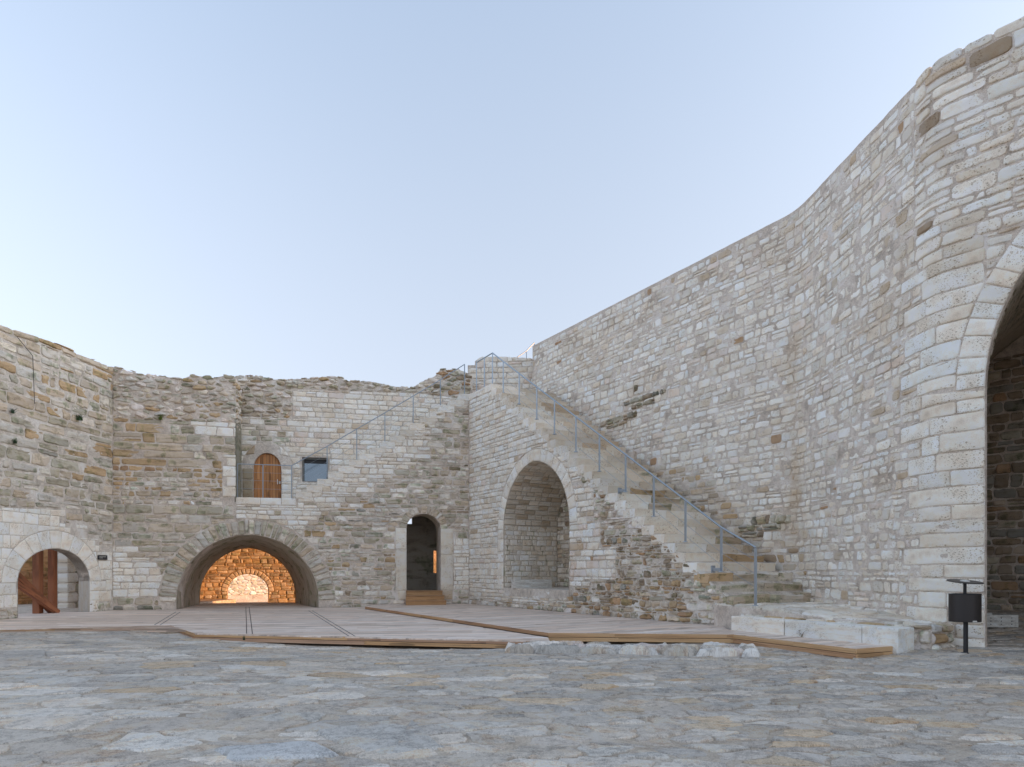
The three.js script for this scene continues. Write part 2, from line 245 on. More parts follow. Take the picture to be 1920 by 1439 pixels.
const M = {
  lime: std(limeMap, limeBump, 0.010, { vertexColors: true }),
  old: std(oldMap, oldBump, 0.022, { vertexColors: true }),
  slate: std(slateMap, slateBump, 0.032, { vertexColors: true, roughness: 0.95 }),
  mortar: std(mortMap, mortBump, 0.03, { color: new THREE.Color().setRGB(0.755, 0.685, 0.625) }),
  mortarPale: std(mortMap, mortBump, 0.03, { color: new THREE.Color().setRGB(0.76, 0.715, 0.665) }),
  mortarV: std(mortMap, mortBump, 0.03, { vertexColors: true }),
  wood: std(woodMap, woodBump, 0.002, { vertexColors: true, roughness: 0.7 }),
  steel: new THREE.MeshStandardMaterial({ color: new THREE.Color().setRGB(0.36, 0.40, 0.44), roughness: 0.42, metalness: 0.75 }),
  dark: new THREE.MeshStandardMaterial({ color: new THREE.Color().setRGB(0.02, 0.02, 0.022), roughness: 0.5 }),
  white: std(mortMap, mortBump, 0.001, { color: new THREE.Color().setRGB(0.76, 0.77, 0.75), roughness: 0.6 }),
};
const col = (r, g, b) => [r, g, b];
const C = { white: col(.875, .845, .80), cream: col(.835, .78, .71), beige: col(.745, .675, .59), tan: col(.60, .495, .385), ochre: col(.545, .385, .23), rust: col(.49, .32, .195), brown: col(.36, .28, .205), olive: col(.50, .445, .35), grey: col(.62, .565, .495), dark: col(.34, .315, .27), pink: col(.77, .675, .61) };
const shade = (c, v = 0.1) => { const f = 1 + rr(-v, v), w = rr(-0.03, 0.03); return [c[0] * f * (1 + w), c[1] * f, c[2] * f * (1 - w)]; };
function choose(tbl) { let t = 0; for (const [, w] of tbl) t += w; let x = R() * t; for (const [c, w] of tbl) { x -= w; if (x <= 0) return C[c]; } return C[tbl[0][0]]; }
const paint = (g, c) => { const n = g.attributes.position.count, a = new Float32Array(n * 3); for (let i = 0; i < n; i++) { a[i * 3] = c[0]; a[i * 3 + 1] = c[1]; a[i * 3 + 2] = c[2]; } g.setAttribute('color', new THREE.BufferAttribute(a, 3)); return g; };

// ---------------------------------------------------------------- wall planes
const A0 = [-12.4, -21.5], C0 = [-1.48, -24.0];
const LW = wall(A0[0], A0[1], 0.0948, -0.9955);           // left wall, s runs -14 .. 0 to the corner
const BW = wall(A0[0], A0[1], 0.9748, -0.2232);           // back wall
const BU = wall(A0[0] - 0.2455, A0[1] - 1.0723, 0.9748, -0.2232);   // upper back wall, set back behind the flight
const SW = wall(C0[0], C0[1], 0.515, 0.857);              // face of the stair block
const R3 = wall(6.89, -11.26, 0.669, 0.743);              // gate wall

// ---------------------------------------------------------------- ground
const gY = (x, z) => 0.11 * sstep(4.5, 7, x) * sstep(-7, -10, z) - 0.02 - 0.12 * Math.exp(-(((x + 2.2) / 3.6) ** 2 + ((z + 12.6) / 2.2) ** 2)) + 0.035 * (fbm(x * 0.5, z * 0.5, 90, 3) - 0.5) * 2 + 0.26 * sstep(7.2, 10.5, x) * sstep(-11, -16, z);
{
  const g = new THREE.PlaneGeometry(3000, 3000); g.rotateX(-Math.PI / 2); g.translate(0, -0.62, 0); const uv = g.attributes.uv; for (let i = 0; i < uv.count; i++) uv.setXY(i, uv.getX(i) * 900, uv.getY(i) * 900);
  struct('terrain', g, std(mortMap, mortBump, 0.02, { color: new THREE.Color().setRGB(0.34, 0.27, 0.2) }));
  const nx = 150, nz = 110, pos = [], uv2 = [], idx = [], cl = [];
  for (let j = 0; j <= nz; j++) for (let i = 0; i <= nx; i++) { const x = -14 + 32 * i / nx, z = -21 + 29 * j / nz; pos.push(x, gY(x, z), z); uv2.push(x * 0.5, z * 0.5); const n = fbm(x * 0.8, z * 0.8, 93, 4), f = 0.86 + 0.3 * n; cl.push(0.55 * f, 0.49 * f, 0.42 * f); }
  for (let j = 0; j < nz; j++) for (let i = 0; i < nx; i++) { const a = j * (nx + 1) + i, b = a + 1, c = a + nx + 1, d = c + 1; idx.push(a, c, b, b, c, d); }
  const cg = new THREE.BufferGeometry(); cg.setAttribute('position', new THREE.Float32BufferAttribute(pos, 3)); cg.setAttribute('uv', new THREE.Float32BufferAttribute(uv2, 2)); cg.setAttribute('color', new THREE.Float32BufferAttribute(cl, 3)); cg.setIndex(idx); cg.computeVertexNormals();
  const ground = struct('courtyard_ground', cg, M.mortarV);
  R = rng(101);
  const map = (s, y, d) => [s, gY(s, -y) + d, -y];
  const big = (x, y) => { const left = sstep(1.5, -3.5, x); return (0.13 + 0.30 * left * vn(x * 0.6, y * 0.6, 14) + 0.09 * vn(x * 0.9, y * 0.9, 12)) * (0.5 + 0.75 * R()); };
  const zone = [[-13, 1.5], [-13, 15.2], [-7.6, 15.6], [-6.1, 13.45], [0.5, 12.0], [4.2, 12.2], [5.0, 10.3], [6.3, 11.2], [6.9, 10.9], [8.6, 13], [11.5, 18], [14, 16], [10, 6], [6, 1.5]].map(v => [v[0], v[1]]);
  const cells = fit(voronoi(-13, 13, 3.2, 18, big, 1.8), zone, [rect(-0.3, 10.0, 0.1, 10.1)], 0.008);
  const pal = c => { const [x, y] = c.c, left = sstep(1, -4, x) * sstep(16, 8, y), r = R(); if (r < 0.03 + 0.05 * (1 - left)) return [.66, .52, .37]; if (r < 0.12 + 0.2 * left) return [.76, .69, .605]; if (r < 0.20 + .2 * left) return [.50, .45, .39]; if (r < 0.62) return [.59, .525, .455]; if (r < 0.8) return [.61, .54, .46]; return [.66, .595, .515]; };
  addStones(ground, lay(cells, map, c => ({ joint: rr(0.008, 0.045), proud: rr(.003, .018), rough: 0.011, K: 14, bevel: 0.013, round: 1, cut: 0.12, cutMax: 0.06, edge: 0.04, color: shade(pal(c), 0.1), vary: 0.09, rot: R() * 3, sink: -0.02 })), M.slate, 'flagstone');
  const slab = (pts, c) => lay([{ p: ccw(pts), A: Math.abs(area(pts)), c: centroid(pts) }], map, () => ({ joint: 0, proud: 0.032, rough: 0.006, K: 20, bevel: 0.03, round: 1, edge: 0.02, color: c, vary: 0.06, sink: -0.03 }));
  addStones(ground, [...slab([[-1.62, 5.6], [-0.9, 6.1], [-0.5, 5.15], [-0.95, 4.95]], [.60, .565, .515]), ...slab([[-2.2, 5.1], [-1.5, 5.3], [-1.2, 4.9], [-1.9, 4.75]], [.63, .62, .6])], M.slate, 'flagstone');
}

// ---------------------------------------------------------------- tall right wall: three runs with rounded bends
const path = (() => {
  const P = [[0.757, -25.52], [6.54, -15.9], [6.89, -11.26], [6.89 + 0.669 * 22, -11.26 + 0.743 * 22]], cut = [0, 0.4, 0.26, 0], raw = [];
  const lerp = (a, b, t) => [a[0] + (b[0] - a[0]) * t, a[1] + (b[1] - a[1]) * t], dist = (a, b) => Math.hypot(a[0] - b[0], a[1] - b[1]);
  raw.push(P[0]);
  for (let i = 1; i < 3; i++) { const a = lerp(P[i], P[i - 1], cut[i] / dist(P[i], P[i - 1])), b = lerp(P[i], P[i + 1], cut[i] / dist(P[i], P[i + 1])); for (let k = 0; k <= 12; k++) { const t = k / 12; raw.push(lerp(lerp(a, P[i], t), lerp(P[i], b, t), t)); } }
  raw.push(P[3]);
  const L = [0]; for (let i = 1; i < raw.length; i++) L.push(L[i - 1] + dist(raw[i], raw[i - 1]));
  const at = s => { let i = 1; while (i < raw.length - 1 && L[i] < s) i++; const t = (s - L[i - 1]) / (L[i] - L[i - 1]); return lerp(raw[i - 1], raw[i], t); };
  const nor = s => { const a = at(s - 0.12), b = at(s + 0.12), l = dist(a, b); return [-(b[1] - a[1]) / l, (b[0] - a[0]) / l]; };
  const f = (s, y, d) => { const p = at(s), n = nor(s); return [p[0] + n[0] * d, y, p[1] + n[1] * d]; }; f.corner = L[raw.length - 2] - cut[2]; return f;
})();
const S3 = path.corner;      // path length at the gate corner; gate plane s = path s - S3
const stairY = s => 7.4 - 0.2187 - (s - 1.65) * 0.6554 - 0.02;
const stain = (s, y, c) => {   // run-off and iron stains: narrow ragged streaks down the bend and patches near the stairs
  const j = (fbm(s * 5, y * 1.2, 140, 3) - 0.5) * 0.5, a = Math.exp(-(((s + j - 11.15) / 0.28) ** 2)) * sstep(1.5, 2.6, y) * sstep(7.4, 6.2, y + j) * (0.35 + 0.65 * vn(s * 6, y * 1.4, 141));
  const b = sstep(0.62, 0.72, fbm(s * 0.8, y * 1.0, 150, 4)) * 0.3, k = clamp(a * 0.75 + b); return [c[0] * (1 - k) + 0.60 * k, c[1] * (1 - k) + 0.47 * k, c[2] * (1 - k) + 0.34 * k];
};
const gateArch = arch(0.68 + 3.2, 3.2, 4.15, 3.1, 40), gateRing = offset(gateArch, 0.40);
{
  R = rng(202);
  const rw = thing('castle_wall', 'tall pale limestone wall bending beside the stone staircase, with a big arched gateway', 'wall', [6.54, 0, -15.9]);
  const sEnd = S3 + 0.55, top = 9.56, pos = [], uv = [], cl = [], idx = [], ns = 170, ny = 96;
  for (let j = 0; j <= ny; j++) for (let i = 0; i <= ns; i++) { const s = sEnd * i / ns, y = -0.4 + (top + 0.4) * j / ny, P = path(s, y, 0.012 * (fbm(s * 3, y * 3, 160, 3) - 0.5) * 2); pos.push(...P); uv.push(s * 0.5, y * 0.5); const c = stain(s, y, [.775, .71, .655]); cl.push(...c); }
  for (let j = 0; j < ny; j++) for (let i = 0; i < ns; i++) { const a = j * (ns + 1) + i; idx.push(a, a + 1, a + ns + 2, a, a + ns + 2, a + ns + 1); }
  const fg = new THREE.BufferGeometry(); fg.setAttribute('position', new THREE.Float32BufferAttribute(pos, 3)); fg.setAttribute('uv', new THREE.Float32BufferAttribute(uv, 2)); fg.setAttribute('color', new THREE.Float32BufferAttribute(cl, 3)); fg.setIndex(idx); fg.computeVertexNormals();
  part('mortar_face', fg, M.mortarV, rw);
  { // body behind the face
    const f = [], b = []; for (let i = 0; i <= 60; i++) { const s = sEnd * i / 60; f.push(path(s, 0, -0.005)); b.push(path(s, 0, -2.0 * (1 - sstep(12.2, 15.0, s)) - .1)); }
    const up = (p, y) => p.map(v => [v[0], y, v[2]]);
    const g = mergeGeometries([loft(up(f, top), up(b, top)), loft(up(b, top), up(b, -0.6)), loft([up(f, -0.6)[0], up(f, top)[0]], [up(b, -0.6)[0], up(b, top)[0]])]);
    part('wall_body', g, M.mortar, rw);
  }
  const teeth = []; { let y = .02, k = 0; while (y < 6.5) { const h = rr(.19, .33), x = 15.3 + (k % 2 ? rr(.05, .25) : -rr(.1, .36)); teeth.push([x, y, h]); y += h; k++; } }
  const zone = [[0, 9.62], [0, 6.9], [1.3, 6.9], [10.9, 0.75], [11.6, 0.35], [15.6, 0.0], [15.6, 9.62]];
  const small = fit(courses(-0.1, 15.6, 0.0, 9.46, y => y > 9.2 ? [.14, .2] : [.1, .235], (s, y) => [.17, .50], .03, .035, .10), zone, teeth.map(t => rect(t[0], t[1], 19, t[1] + t[2])).concat([rect(15.35, teeth[teeth.length - 1][1] + teeth[teeth.length - 1][2], 19, 10)]), .006);
  const pal = c => { const [s, y] = c.c; const low = y < stairY(s) + 1.0 && s < 11.6 && vn(s * 1.3, y * 1.3, 170) > 0.42; if (low && y < 4.4) return choose([['tan', 2], ['cream', 3], ['brown', 1], ['beige', 3], ['grey', 1], ['ochre', 1]]); return choose([['white', 8], ['cream', 6.5], ['beige', 2.6], ['pink', .9], ['tan', .35], ['rust', .12]]); };
  const list = lay(small, path, c => { const k = pal(c); return { joint: rr(.018, .05), proud: rr(.002, .012), rough: .007, K: 9, bevel: .02, round: 1, cut: .2, cutMax: .06, edge: .014, color: shade(k, .08), vary: .07, tint: stain }; });
  // weathered dark ledges left from an older stair, half way up
  for (const [a, b, y, h] of [[5.15, 6.95, 6.28, .17], [5.5, 6.5, 6.12, .13], [4.0, 5.75, 5.88, .16], [4.3, 5.3, 5.72, .13], [9.9, 11.1, 2.42, .16], [9.5, 10.8, 2.26, .15], [9.2, 10.3, 2.1, .14], [5.62, 5.8, 6.62, .2]]) { const cs = fit(courses(a, b, y, y + h * .9, () => [h, h * 1.05], () => [.18, .5], .03, .05, .25), rect(a, y - .05, b, y + h + .06), [], .004); list.push(...lay(cs, path, () => ({ joint: .012, proud: rr(.03, .075), rough: .03, K: 12, bevel: .035, edge: .025, color: shade(choose([['olive', 3], ['tan', 2], ['dark', 1.5], ['brown', 1]]), .12), vary: .2, mat: M.old }))); }
  const mapQ = (s, y, d) => path(s, y, d);
  const gateHole = gateRing.concat([[0.24, 4.0], [0.68, 4.0], [0.68, -1], [7.08, -1], [7.08, 4.0], [7.52, 4.0]].reverse()).map(v => [v[0] + S3, v[1]]);
  // large quoins up the rounded corner and the jamb, smaller stones above and beyond
  const holeConvex = gateRing.map(v => [v[0] + S3, v[1]]).concat([[S3 + .68, 4.1], [S3 + 7.08, 4.1]]), jambHole = rect(S3 + .68, -1, S3 + 7.08, 4.2);
  const yq = teeth[teeth.length - 1][1] + teeth[teeth.length - 1][2], qc = [];
  for (const [x, y, h] of teeth) { const xe = S3 + .68, n = R() < .45 ? 1 : 2, c = [x]; if (n === 2) c.push(x + (xe - x) * rr(.35, .65)); c.push(xe); for (let i = 0; i < c.length - 1; i++) { const m = (c[i] + c[i + 1]) / 2; qc.push({ p: [[c[i], y], [m, y], [c[i + 1], y], [c[i + 1], y + h], [m, y + h], [c[i], y + h]] }); } }
  const q = fit(qc, null, [ccw(holeConvex)], .01);
  list.push(...lay(q, mapQ, c => ({ joint: .018, proud: rr(.012, .022), rough: .008, K: 12, bevel: .02, round: 1, cut: .1, cutMax: .03, edge: .008, color: shade(choose([['white', 5], ['cream', 5], ['beige', 1]]), .06), vary: .06 })));
  const uz = [[15.35, yq], [S3 + 9, yq], [S3 + 9, 9.62], [15.35, 9.62]];
  const u = fit(courses(15.35, S3 + 9, yq, 9.45, () => [.13, .27], s => s < 16.2 ? [.4, .8] : [.2, .62], .02, .03, .12), uz, [ccw(holeConvex)], .006);
  const uz2 = fit(courses(S3 + .68, S3 + 9, 3.9, yq, () => [.12, .24], () => [.2, .55], .02, .03, .12), [[S3 + .69, 3.9], [S3 + 9, 3.9], [S3 + 9, yq], [S3 + .69, yq], [S3 + .69, 3.9]], [ccw(holeConvex), jambHole], .006);
  list.push(...lay(u.concat(uz2), mapQ, c => ({ joint: rr(.018, .045), proud: rr(.01, .03), rough: .012, K: 10, bevel: .02, cut: .18, cutMax: .05, edge: .014, color: shade(choose([['white', 6], ['cream', 6], ['beige', 3], ['tan', .5], ['brown', .25]]), .08), vary: .08 })));
  addStones(rw, list, M.lime, 'stone');
  // gate wall body, with its voussoirs
  const opening = gateArch.concat([[0.68, -0.39], [7.08, -0.39]]);
  part('gate_wall_body', slabGeo(R3, [[0.5, -0.4], [22, -0.4], [22, 9.56], [0.5, 9.56]], [opening], 0.1), M.mortar, rw);
  const vs = voussoirs(gateArch, gateRing, 40, .18);
  addStones(rw, lay(vs, R3, () => ({ joint: .016, proud: rr(.02, .028), rough: .006, K: 12, bevel: .015, cut: .06, cutMax: .02, edge: .005, color: shade(choose([['white', 5], ['cream', 4]]), .06), vary: .05 })), M.lime, 'voussoir');
  // vaulted passage behind the gate, running back and to the right
  const ax = [0.47, -0.883], dep = 7.5, hp = [[7.08, -.3], [7.08, 1.4], [7.08, 2.8], ...gateArch, [0.68, 2.8], [0.68, 1.4], [0.68, -.3]];
  const ra = hp.map(v => R3(v[0], v[1], -0.09)), rb = hp.map(v => { const p = R3(v[0], v[1], -0.09); return [p[0] + ax[0] * (dep + .25), p[1], p[2] + ax[1] * (dep + .25)]; });
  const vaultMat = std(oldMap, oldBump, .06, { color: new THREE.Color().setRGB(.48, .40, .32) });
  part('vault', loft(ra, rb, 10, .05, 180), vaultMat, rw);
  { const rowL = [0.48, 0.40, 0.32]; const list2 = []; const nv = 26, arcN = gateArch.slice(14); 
    for (let k = 0; k < nv; k++) { const a = atLen(arcN, k / nv), b = atLen(arcN, (k + 1) / nv); let t = R() * .3; while (t < 5) { const e = t + rr(.35, .8); const pa = [a[0] + (b[0] - a[0]) * .06, a[1] + (b[1] - a[1]) * .06], pb = [a[0] + (b[0] - a[0]) * .94, a[1] + (b[1] - a[1]) * .94]; const P = (q, u, w) => { const p = R3(q[0] + w * (3.88 - q[0]) / 3.2, q[1] - w * (q[1] - 4.15) / 3.1 * .9, -.10); return [p[0] + ax[0] * u, p[1], p[2] + ax[1] * u]; }; const map = (x, y, d) => { const q2 = [pa[0] + (pb[0] - pa[0]) * y, pa[1] + (pb[1] - pa[1]) * y]; return P(q2, x, d + .0); };
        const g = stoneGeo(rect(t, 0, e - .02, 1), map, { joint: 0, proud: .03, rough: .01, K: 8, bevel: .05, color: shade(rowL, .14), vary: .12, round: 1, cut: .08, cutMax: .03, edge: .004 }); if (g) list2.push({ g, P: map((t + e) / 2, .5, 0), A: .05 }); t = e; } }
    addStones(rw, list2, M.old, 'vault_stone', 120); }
  { // end wall of the passage: old dark rubble
    const o = R3(-1.5, 0, -.09), EW = wall(o[0] + ax[0] * dep, o[2] + ax[1] * dep, 0.669, 0.743);
    part('passage_end_body', slabGeo(EW, [[-1, -.4], [11, -.4], [11, 7.6], [-1, 7.6]], [], .4, -.01), M.mortar, rw);
    const cs = fit(courses(-.6, 6, .1, 6.4, () => [.13, .3], () => [.22, .6], .03, .04, .1), rect(-.6, .1, 6, 6.4), [], .008);
    addStones(rw, lay(cs, EW, () => ({ joint: rr(.02, .05), proud: rr(.02, .05), rough: .02, K: 9, edge: .02, color: shade(choose([['brown', 4], ['dark', 3], ['rust', 1], ['tan', 1.6], ['olive', 2]]), .12), vary: .15 })), M.old, 'passage_stone', 200);
  }
}

// ---------------------------------------------------------------- back wall (front plane) with the tunnel and the small doorway
const tunArch = arch(4.0, 2.17, 0.3, 2.15, 36), tunRing = offset(tunArch, 0.52);
const TAX = [-0.36, -0.933];
const doorArch = arch(9.63, 0.58, 2.72, 0.52, 16), doorRing = offset(doorArch, 0.26);
const flight = []; for (let j = 0; j < 17; j++) flight.push([5.45 + .338 * j, 3.66 + .22 * (j + 1)]);
{
  R = rng(303);
  const bw = thing('castle_wall', 'old brown and grey back wall pierced by the wide round tunnel arch', 'wall', [-8.5, 0, -22.4]);
  const topL = [[0, 7.62], [.5, 7.5], [.9, 7.42], [1.5, 7.4], [2.0, 7.36], [2.3, 7.5], [2.9, 7.45], [3.3, 7.55], [3.6, 7.5]];
  const outline = [[-.6, -.5], [11.25, -.5], [11.25, 7.44], [5.45, 3.67], [5.45, 3.64], [3.6, 3.64], ...topL.slice().reverse(), [-.6, 7.6]];
  const tunHole = tunArch.concat([[1.83, -.45], [6.17, -.45]]), dHole = doorArch.concat([[9.05, .55], [10.21, .55]]);
  part('mortar_body', slabGeo(BW, outline, [tunHole.slice().reverse(), dHole.slice().reverse()], 1.05), M.mortar, bw);
  const holes = [ccw(tunRing.concat([[1.31, .3], [1.83, -.6], [6.17, -.6], [6.69, .3]])), ccw(doorRing.concat([[8.78, 2.7], [10.48, 2.7]])), rect(8.68, .3, 10.66, 2.74), rect(3.3, 3.42, 5.5, 3.66), rect(3.2, 3.42, 3.62, 5.0)];
  const hf = y => y < 2.0 ? [.14, .26] : y < 3.3 ? [.2, .32] : y < 4.42 ? [.11, .19] : y < 4.72 ? [.27, .3] : y < 5.9 ? [.2, .3] : [.15, .25];
  const hr = () => [.11, .23];
  const zL = [[0, -.1], [3.6, -.1], [3.6, 6.05], [0, 6.05]], zR = [[3.6, -.1], [11.2, -.1], [11.2, 7.4], [5.47, 3.66], [3.6, 3.62]];
  const cl = fit(courses(-.05, 3.6, -.02, 6.0, hf, (s, y) => y > 4.42 && y < 4.72 ? [.6, 1.4] : y < 2 ? [.3, .7] : y < 3.3 ? [.4, 1.0] : y < 4.42 ? [.2, .5] : s < 1.6 ? [.6, 1.5] : [.3, .7], .02, .03, .08), zL, holes, .008);
  const cr = fit(courses(3.6, 11.2, -.02, 7.2, hr, (s, y) => [.2, .62], .03, .05, .12), zR, holes, .006);
  const pal = c => {
    const [s, y] = c.c;
    if (s < 3.6) {
      if (y < 2.05 && y > .4 && s < 1.25 - (y > 1.7 ? .6 : 0)) return ['w', choose([['white', 4], ['cream', 2]])];
      if (y > 4.42 && y < 4.72) return ['o', choose([['ochre', 3], ['rust', 1], ['tan', 1]])];
      if (y < 3.3) return ['o', choose([['olive', 3.4], ['grey', 4], ['dark', .5], ['tan', 2.4]])];
      if (y < 4.42) return ['o', choose([['tan', 4], ['ochre', 1.5], ['beige', 3], ['grey', 1.5], ['olive', 1], ['white', .3], ['ochre', 1.4]])];
      if (s < 1.7 && y < 6) return ['o', choose([['ochre', 5], ['tan', 2], ['olive', 1]])];
      if (s > 2.3 && y > 5.65) return ['w', C.white];
      return ['o', choose([['olive', 3], ['grey', 3], ['tan', 2], ['beige', 1.4], ['dark', .5]])];
    }
    const top = y - (3.4 + .655 * Math.max(0, s - 5.45));
    if (s > 10.65 && y > .55 && y < 2.5) return ['w', choose([['white', 3], ['cream', 2]])];
    if (y > 3.1 && s < 6.3) return ['w', choose([['white', 3], ['cream', 4], ['olive', 1.5], ['grey', 1]])];
    if (top > -.75 - .5 * vn(s * 1.7, y, 31) && s < 9.6) return ['w', choose([['cream', 4], ['white', 3], ['beige', 2], ['olive', .4]])];
    if (s > 8.6 && y > 3.3) return ['o', choose([['tan', 3], ['beige', 3], ['olive', 2], ['cream', 2.5], ['brown', .8], ['grey', 1]])];
    return ['o', choose([['grey', 3], ['olive', 2.2], ['tan', 3.2], ['beige', 3], ['cream', 1.6], ['dark', .4], ['ochre', .8], ['brown', .4]])];
  };
  const opt = c => { const [k, cc] = pal(c); return k === 'w' ? { joint: .022, proud: rr(.01, .025), rough: .01, K: 9, cut: .12, cutMax: .04, edge: .01, color: shade(cc, .07), vary: .06, mat: M.lime } : { joint: rr(.02, .055), proud: rr(.004, .028), rough: .018, K: 10, bevel: .022, cut: .14, cutMax: .05, edge: .024, color: shade(cc, .13), vary: .16, mat: M.old }; };
  const list = lay(cl.concat(cr), BW, opt);
  const rub = fit(voronoi(-.1, 3.7, 6.0, 7.8, (s, y) => rr(.09, .19), 2.2), [[0, 6.02], [3.62, 6.02], [3.62, 7.5], ...topL.slice().reverse().map(v => [v[0], v[1] + .06])], [], .005);
  const rubOpt = () => ({ joint: rr(.02, .08), proud: rr(.0, .07), rough: .035, K: 12, bevel: .03, cut: .16, cutMax: .06, round: 1, edge: .03, color: shade(choose([['tan', 3], ['beige', 3], ['grey', 3], ['ochre', 1.3], ['olive', 2], ['pink', 2]]), .14), vary: .16, mat: M.old });
  list.push(...lay(rub, BW, rubOpt));
  addStones(bw, list, M.old, 'stone');
  // tunnel ring: thin stones set on edge
  addStones(bw, lay(voussoirs(tunArch, offset(tunArch, t => .44 + .12 * vn(t * 30, 1, 7)), 44, .3), BW, () => ({ joint: rr(.02, .04), proud: rr(.02, .05), rough: .018, K: 10, cut: .14, cutMax: .04, edge: .012, color: shade(choose([['olive', 4], ['grey', 4], ['tan', 2], ['beige', 1.5]]), .12), vary: .14 })), M.old, 'tunnel_voussoir');
  addStones(bw, lay(voussoirs(doorArch, offset(doorArch, t => .24 + .05 * vn(t * 20, 3, 7)), 15, .3), BW, () => ({ joint: .022, proud: rr(.015, .035), rough: .012, K: 9, cut: .14, cutMax: .03, edge: .01, color: shade(choose([['tan', 3], ['beige', 3], ['olive', 1]]), .12), vary: .12 })), M.old, 'door_voussoir');
  const blk = (s0, s1, y0, y1, c) => lay([{ p: rect(s0, y0, s1, y1), A: (s1 - s0) * (y1 - y0), c: [(s0 + s1) / 2, (y0 + y1) / 2] }], BW, () => ({ joint: .012, proud: .028, rough: .006, K: 14, bevel: .018, cut: .05, cutMax: .02, edge: .004, color: shade(c, .04), vary: .05, mat: M.lime }));
  addStones(bw, [...blk(8.68, 9.05, .62, 2.02, C.beige), ...blk(8.68, 9.05, 2.02, 2.74, C.cream), ...blk(8.76, 9.05, .3, .62, C.beige), ...blk(10.21, 10.64, .62, 1.85, C.beige), ...blk(10.21, 10.64, 1.85, 2.74, C.beige), ...blk(10.21, 10.62, .3, .62, C.tan)], M.lime, 'door_jamb_stone');
  const q = []; let y = 3.66; for (let i = 0; y < 5.0; i++) { const h = rr(.24, .34), w = i % 2 ? .28 : .4; q.push(...blk(3.6 - w, 3.6, y, Math.min(5.02, y + h), pick([C.white, C.cream]))); y += h; }
  for (const [a, b] of [[3.6, 4.35], [4.35, 5.0], [5.0, 5.46]]) q.push(...blk(a, b, 3.42, 3.66, pick([C.cream, C.white])));
  addStones(bw, q, M.lime, 'quoin');
  part('reveal', slabGeo(wall(...(p => [p[0], p[2]])(BW(3.6, 0, 0)), -BW.n[0], -BW.n[1]), rect(0, 3.5, 1.15, 6.2), [], .05, .012), std(oldMap, oldBump, .05, { color: new THREE.Color().setRGB(.30, .28, .22) }), bw, 'lichened grey side of the recess');
  { const o = BW(3.6, 0, 0), RV = wall(o[0], o[2], -BW.n[0], -BW.n[1]); addStones(bw, lay(fit(voronoi(0, 1.1, 5.9, 7.5, () => rr(.1, .18), 1.8), rect(.0, 5.9, 1.08, 7.42), [], .004), RV, rubOpt), M.old, 'recess_stone'); }
  // soffit of the door and of the splayed tunnel
  const thru = (pl, d0, d1) => loft(pl.map(v => BW(v[0], v[1], d0)), pl.map(v => BW(v[0], v[1], d1)), 4, .02, 11);
  part('door_soffit', thru([[10.215, .5], ...doorArch, [9.045, .5]], .0, -1.3), std(oldMap, oldBump, .04, { color: new THREE.Color().setRGB(.60, .52, .42) }), bw);
  const inner = arch(4.0, 1.72, .3, 1.85, 36, 1), base = v => BW(v[0], v[1], 0);
  const ra = [[6.17, -.45], ...tunArch, [1.83, -.45]].map(v => BW(v[0], v[1], .005)), rb = [[5.72, -.45], ...inner, [2.28, -.45]].map(v => { const p = base(v); return [p[0] + TAX[0] * 4, p[1], p[2] + TAX[1] * 4]; });
  part('tunnel_soffit', loft(ra, rb, 14, .09, 22), std(oldMap, oldBump, .06, { color: new THREE.Color().setRGB(.52, .46, .375) }), bw, 'rough rubble soffit of the tunnel');
}

